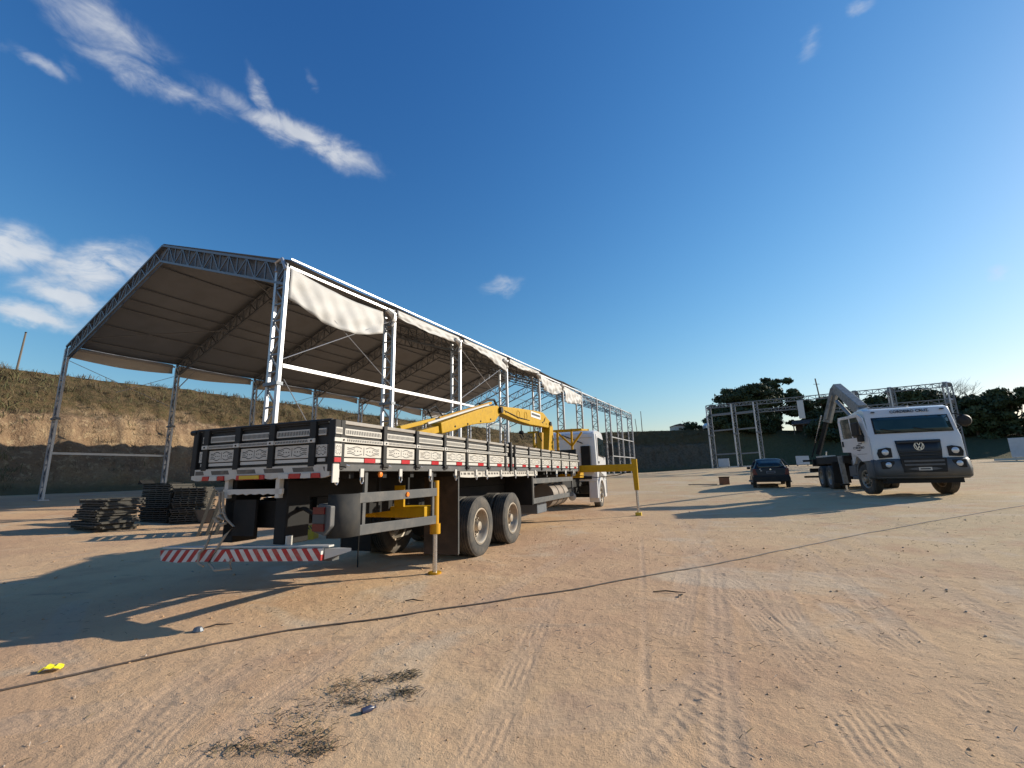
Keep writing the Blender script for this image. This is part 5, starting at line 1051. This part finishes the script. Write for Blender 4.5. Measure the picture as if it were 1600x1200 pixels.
MB().b2(-1.2, 1.2, -.05, .05, .25, 1.75).build('sheet', M['bluebox'], sg, bevel=.01); MB().b2(-2.2, .4, -.5, -.3, .05, .2).build('base_plank', M['trim'], sg)
for px_ in (-1.0, 1.0): MB().b2(px_-.05, px_+.05, .051, .15, 0, 1.7).build('leg', M['post'], sg)

# ------------------------------------------------------------------ trees on the far rim
def tree(name, x, y, H, Wd, label, ncl, nlf, lm, seed, lsz=.5, lowc=.25, group='trees on the rim of the yard', open_=0.0, zb=None):
    g = np.random.default_rng(seed); rg = random.Random(seed); zb = hz(x, y)-.1 if zb is None else zb
    tr = thing(name, label, 'tree', (x, y, zb), 0, group)
    tk = MB(); tr_h = H*(.45 if open_ else .4); tk.path([(0, 0, -.3), (.1, .05, tr_h*.5), (-.05, 0, tr_h), (.1, 0, H*.7)], [.035*H, .028*H, .022*H, .006*H], 8)
    cl = []
    for k in range(ncl):
        u = g.random(); a = g.uniform(0, 2*np.pi); zc = lowc+(1-lowc)*u*.92
        rr = (np.sqrt(max(0, 1-((zc-.45)/.58)**2)) if zc > .45 else .8+.2*(zc/.45))*np.sqrt(g.random())*.86
        cl.append((np.cos(a)*rr*Wd/2, np.sin(a)*rr*Wd/2, zc*H))
    for c_ in cl[:max(6, ncl//3)]:
        s0 = Vector((0, 0, tr_h*rg.uniform(.6, 1))); e0 = Vector(c_); mid = s0.lerp(e0, .5)+Vector((0, 0, -.04*H)); tk.path([s0, mid, e0], [.013*H, .008*H, .003*H], 5)
    tk.build('trunk', M['bark'], tr, smooth=True)
    cl = np.array(cl); rad_ = g.uniform(.55, 1.15, ncl)*Wd/ (ncl**.5)*(.95-.25*open_)
    ci = g.integers(0, ncl, nlf); d = g.normal(0, 1, (nlf, 3)); d /= np.linalg.norm(d, axis=1)[:,None]; rr = rad_[ci]*g.random(nlf)**.45*np.where(g.random(nlf) < .14, 1.35, 1.0)
    P_ = cl[ci]+d*rr[:,None]*np.array([1.1, 1.1, .62]); nrm = d+g.normal(0, .7, (nlf, 3)); nrm /= np.linalg.norm(nrm, axis=1)[:,None]
    a1 = np.cross(nrm, g.normal(0, 1, (nlf, 3))); a1 /= np.linalg.norm(a1, axis=1)[:,None]; a2 = np.cross(nrm, a1); sz = lsz*g.uniform(.5, 1.2, nlf)[:,None]
    V = np.stack([P_-a1*sz, P_-a2*sz*.45, P_+a1*sz, P_+a2*sz*.45], 1).reshape(-1, 3); k = np.arange(nlf)[:,None]*4+np.arange(4)
    link('crown', np_mesh('crown', V, k, [M[lm], M['leaf2' if lm == 'leaf1' else 'leaf1']], False, (ci % 3 == 0).astype(int)), tr)
    return tr
tree('broad_tree', 51.5, 97, 10.2, 16, 'broad dark domed tree behind the bare frame', 110, 34000, 'leaf1', 1, .40, .0, open_=0)
tree('broad_tree', 46.3, 98, 6.2, 9, 'lower dark tree at the left foot of the broad domed tree', 40, 11000, 'leaf1', 12, .38, .0, open_=0)
tree('tall_airy_tree', 58.1, 98, 12.4, 11, 'tall airy tree with sky gaps right of the broad domed tree', 42, 11500, 'leaf2', 2, 0.42, 0.3, open_=1)
tree('airy_tree', 61.7, 95, 8.0, 8, 'thin loose tree between the tall airy tree and the crane boom', 26, 4200, 'leaf2', 3, 0.4, 0.2, open_=1)
tree('round_tree', 65.5, 90, 7.6, 9.5, 'round dark tree behind the raised grey crane boom', 40, 11000, 'leaf1', 4, 0.42, 0.0, open_=0)
tree('round_tree', 72.0, 84, 8.2, 9.5, 'dark tree seen over the middle of the white cab roof', 40, 11000, 'leaf1', 5, 0.42, 0.0, open_=0)
tree('round_tree', 73.6, 80, 7.8, 9, 'dark tree seen over the right end of the white cab roof', 40, 11000, 'leaf1', 6, 0.42, 0.0, open_=0)
tree('round_tree', 73.6, 75, 7.0, 8.5, 'dense dark tree just right of the white cab', 44, 11000, 'leaf1', 7, 0.38, 0.0, open_=0)
tree('round_tree', 73.0, 71, 6.6, 8.5, 'dense dark tree with a flat top at the right', 44, 11000, 'leaf1', 8, 0.38, 0.0, open_=0)
tree('airy_tree', 74.4, 70, 7.6, 6.5, 'tree with loose branching crown near the right edge', 26, 5500, 'leaf2', 9, 0.36, 0.1, open_=1)
tree('round_tree', 74.8, 67, 7.6, 8.5, 'large dark tree cut by the right edge of the picture', 48, 12000, 'leaf1', 10, 0.38, 0.0, open_=0)
tree('thicket', 44.9, 95, 4.0, 7, 'low dark thicket under the left edge of the broad domed tree', 26, 6000, 'leaf1', 31, .36, .0)
tree('thicket', 47.5, 94.5, 4.4, 8, 'low dark thicket under the middle of the broad domed tree', 26, 6000, 'leaf1', 32, .36, .0)
tree('thicket', 51.8, 94, 4.2, 8, 'low dark thicket under the right edge of the broad domed tree', 26, 6000, 'leaf1', 33, .36, .0)
tree('thicket', 60.4, 86, 4.0, 8, 'low dark thicket behind the crane truck deck', 26, 6000, 'leaf1', 34, .36, .0)
tree('thicket', 65.7, 85, 4.4, 9, 'low dark thicket behind the open cab door', 26, 6000, 'leaf1', 35, .36, .0)
tree('bush', 38.5, 98, 2.0, 3.2, 'low dark bush beside the small pale house on the rim', 12, 1500, 'leaf1', 13, .25, .05, None)
tree('bush', 41.2, 98.5, 1.3, 2.0, 'smallest dark bush on the rim left of the bare frame', 8, 900, 'leaf1', 14, .22, .05, None)
def bare(x, y, H, seed, label):
    rg = random.Random(seed); tr = thing('bare_tree', label, 'tree', (x, y, hz(x, y)-.1), 0, 'trees on the rim of the yard'); tk = MB(); tk.path([(0, 0, 0), (.1, 0, H*.4), (0, .1, H*.6)], [.16, .11, .08], 6); tk.build('trunk', M['bark'], tr)
    br_ = MB()
    def grow(p, d, L_, r_, k):
        q = p+d*L_; br_.path([p, p.lerp(q, .5)+Vector((rg.uniform(-.1, .1), 0, rg.uniform(0, .15)))*L_, q], [r_, r_*.8, r_*.5], 4)
        if k:
            for _ in range(3): grow(p.lerp(q, rg.uniform(.55, 1)), (d+Vector((rg.uniform(-.8, .8), rg.uniform(-.8, .8), rg.uniform(-.1, .5)))).normalized(), L_*.68, r_*.55, k-1)
    for _ in range(6): grow(Vector((0, 0, H*rg.uniform(.35, .6))), Vector((rg.uniform(-1, 1), rg.uniform(-1, 1), rg.uniform(.3, .9))).normalized(), H*.3, .06, 3)
    br_.build('crown', M['bark'], tr)
bare(76.0, 76, 9.0, 4, 'leafless branching tree rising right of the white cab'); bare(77.3, 80, 9.6, 5, 'leafless tree behind the last portal of the bare frame')
# shed, house, parked vehicle, poles and fence on the rim
sh = thing('open_shed', 'long low dark shed under the trees on the rim', 'shed', (62.5, 90, hz(62.5, 90)-.2), R(-38))
MB().prism([(-2.2, 2.3), (0, 3.2), (2.2, 2.3), (2.2, 2.15), (0, 3.05), (-2.2, 2.15)], 0, -5.5, 5.5).build('roof', M['tile'], sh); MB().b2(-5.2, 5.2, 1.0, 1.2, 0, 2.2).build('back_wall', M['tile'], sh)
for x in np.linspace(-5.2, 5.2, 7): MB().b2(x-.1, x+.1, -2.0, -1.8, -.3, 2.3).build('post', M['post'], sh)
ho2 = thing('small_house', 'small pale house at the rim left of the low bush', 'house', (36.3, 99, hz(36.3, 99)-.2), .1)
MB().b2(-1.3, 1.3, -1.2, 1.2, 0, 1.5).build('wall', M['render'], ho2); MB().prism([(-1.5, 1.5), (0, 2.0), (1.5, 1.5)], 1, -1.35, 1.35).build('roof', M['tile'], ho2); MB().b2(-.4, .3, -1.22, -1.201, .6, 1.1).build('window', M['glass'], ho2)
pv = thing('parked_van', 'pale vehicle parked on the rim behind the left post of the bare frame', 'car', (42.6, 95.6, hz(42.6, 95.8)), R(8))
MB().prism([(-2.0, .35), (2.0, .35), (2.0, .8), (1.3, .92), (.8, 1.42), (-1.5, 1.45), (-2.0, .95)], 1, -.8, .8).build('body', M['lens'], pv, bevel=.08); MB().prism([(-1.4, .95), (1.1, .95), (.75, 1.36), (-1.35, 1.38)], 1, -.812, -.801).build('side_window', M['glass'], pv)
for x in (-1.25, 1.25):
    for y in (-.72, .72): MB().tube((x, y-.09, .3), (x, y+.09, .3), .3, 14).build('wheel', M['rubber'], pv)
def pole(x, y, H, lean_, lab, r_=.07, arm_=False, zb=None):
    zb = crest_near(x, y, 1.04).z if zb is None else zb
    p = thing('pole', lab, 'pole', (x, y, zb-.3), 0, 'poles along the rim'); MB().tube((0, 0, 0), (lean_, 0, H+.3), r_, 7, r_*.75).build('shaft', M['post'], p)
    MB().tube((lean_, 0, H+.3), (lean_, 0, H+.36), r_*.95, 7).build('cap', M['frame'], p)
    if arm_: MB().bar((lean_*.9-.6, 0, H*.93), (lean_*.9+.6, 0, H*.93), .08, .08).build('crossarm', M['post'], p)
pole(-37.4, 32.8, 3.0, .15, 'leaning reddish pole on the bank at the far left', .075); pole(-27.6, 47.5, 1.5, 0, 'short post on the bank seen below the marquee eave', .05); pole(-17.2, 63.5, 1.8, .0, 'short post on the bank behind the middle of the marquee', .05)
pole(27.2, 94.8, 4.2, 0, 'taller of the two thin poles on the bare rim', .09); pole(26.1, 94.8, 2.6, -.2, 'shorter of the two thin poles on the bare rim', .08); pole(51.5, 95, 5.6, .0, 'pale lamp pole in front of the broad dark tree', .10); pole(63.5, 91, 11.5, -.8, 'tall leaning pole left of the grey crane boom', .16, True, 8.0); pole(3.5, 92, 5.5, 0, 'thin pole on the rim seen through the marquee frames', .08)
# picket fence along the rim behind the marquee
fc = thing('rim_fence', 'pale picket fence on the rim seen through the marquee columns', 'fence', tuple(crest_near(-3, 86, 1.04)), 0); o0 = crest_near(-3, 86, 1.04)
fp = [crest_near(-6+.28*k, 82.5+.33*k, 1.04)-o0 for k in range(40)]
last = None
for k in range(40):
    q = Vector((-4+.24*k, -2.2+.24*k*1.0, 0)) if k < 30 else None
    if q is None: break
    zz = crest_near(o0.x+q.x, o0.y+q.y, 1.04).z-o0.z; MB().box(q.x, q.y, zz+.75, .15, .04, 1.5, R(45)).build('picket', M['trim'], fc)
MB().bar((-4, -2.15, 1.1), (3, 4.85, 1.1), .05, .1).build('rail', M['post'], fc)

# ------------------------------------------------------------------ loose stuff on the ground
g = np.random.default_rng(77)
def scatter(n, rmin, rmax): a = g.uniform(R(-52), R(52), n); r_ = rmin*(rmax/rmin)**g.random(n); return np.column_stack([r_*np.sin(a), r_*np.cos(a)])
S = scatter(2200, 1.8, 18); zz = gzr_(S); szs = (.003+.010*g.random(len(S))**5)*np.clip(np.hypot(S[:,0], S[:,1])/4, .7, 2.2)
oct_ = np.array([(1,0,0),(0,1,0),(-1,0,0),(0,-1,0),(0,0,.7),(0,0,-.6)]); tri = np.array([(0,1,4),(1,2,4),(2,3,4),(3,0,4),(1,0,5),(2,1,5),(3,2,5),(0,3,5)])
V = (oct_[None]*szs[:,None,None]*g.uniform(.6, 1.3, (len(S), 6, 1))+np.column_stack([S, zz+szs*.25])[:,None]).reshape(-1, 3); T = (tri[None]+(np.arange(len(S))*6)[:,None,None]).reshape(-1, 3)
o = link('pebbles', np_mesh('pebbles', V, T, [M['stone'], mg, mg], False, np.repeat(g.integers(0, 3, len(S)), 8))); o['kind'] = 'stuff'; o['label'] = 'loose pebbles and clods scattered over the bare ground'; o['category'] = 'pebbles'
# dry weeds and straw
def straw(name, C, n, L0, label, seed, mats):
    g = np.random.default_rng(seed); ci = g.integers(0, len(C), n); C = np.array(C); P2 = C[ci,:2]+g.normal(0, 1, (n, 2))*C[ci,2:4]; z = gzr_(P2); a = g.uniform(0, 2*np.pi, n); L_ = L0*g.uniform(.3, 1.2, n); el = np.abs(g.normal(0, .25, n)); wd = .0008+.0010*g.random(n)
    d = np.column_stack([np.cos(a)*np.cos(el), np.sin(a)*np.cos(el), np.sin(el)])*L_[:,None]; s_ = np.column_stack([-np.sin(a)*wd, np.cos(a)*wd, wd]); p0 = np.column_stack([P2, z+.004])
    V = np.stack([p0-s_, p0+s_, p0+d*.6+s_+[0, 0, .004], p0+d, p0+d*.6-s_+[0, 0, .004]], 1).reshape(-1, 3); k = np.arange(n)*5; T = np.concatenate([np.stack([k, k+1, k+2], 1), np.stack([k, k+2, k+4], 1), np.stack([k+4, k+2, k+3], 1)])
    o = link(name, np_mesh(name, V, T, mats, False, np.tile(g.integers(0, len(mats), n), 3))); o['kind'] = 'stuff'; o['label'] = label; o['category'] = 'dry weeds'
straw('dry_weeds', [(-1.22, 3.39, .10, .10), (-1.0, 3.55, .12, .05), (-1.35, 3.05, .14, .10), (-1.2, 2.82, .08, .07), (-1.5, 2.75, .12, .04), (-.82, 3.62, .05, .04), (-1.05, 3.25, .10, .05), (-.78, 3.35, .05, .04), (-1.1, 2.72, .06, .05)], 1500, .05, 'flattened dry weeds in the foreground left of the middle', 5, [M['twig'], M['scrub'], M['dry'], M['dry'], M['scrub']])
straw('straw_litter', [(x, y, .5, .25) for x, y in scatter(46, 3, 16)]+[(9.5, 10.1, .9, .25), (8.7, 9.6, .9, .2), (10.2, 10.6, .8, .25), (-.4, 8.0, .4, .08), (.6, 12.5, .6, .2), (2.9, 9.6, .4, .2)], 1500, .06, 'thin scattered straw and leaf litter on the ground', 6, [M['dry'], M['dry'], M['stone']])
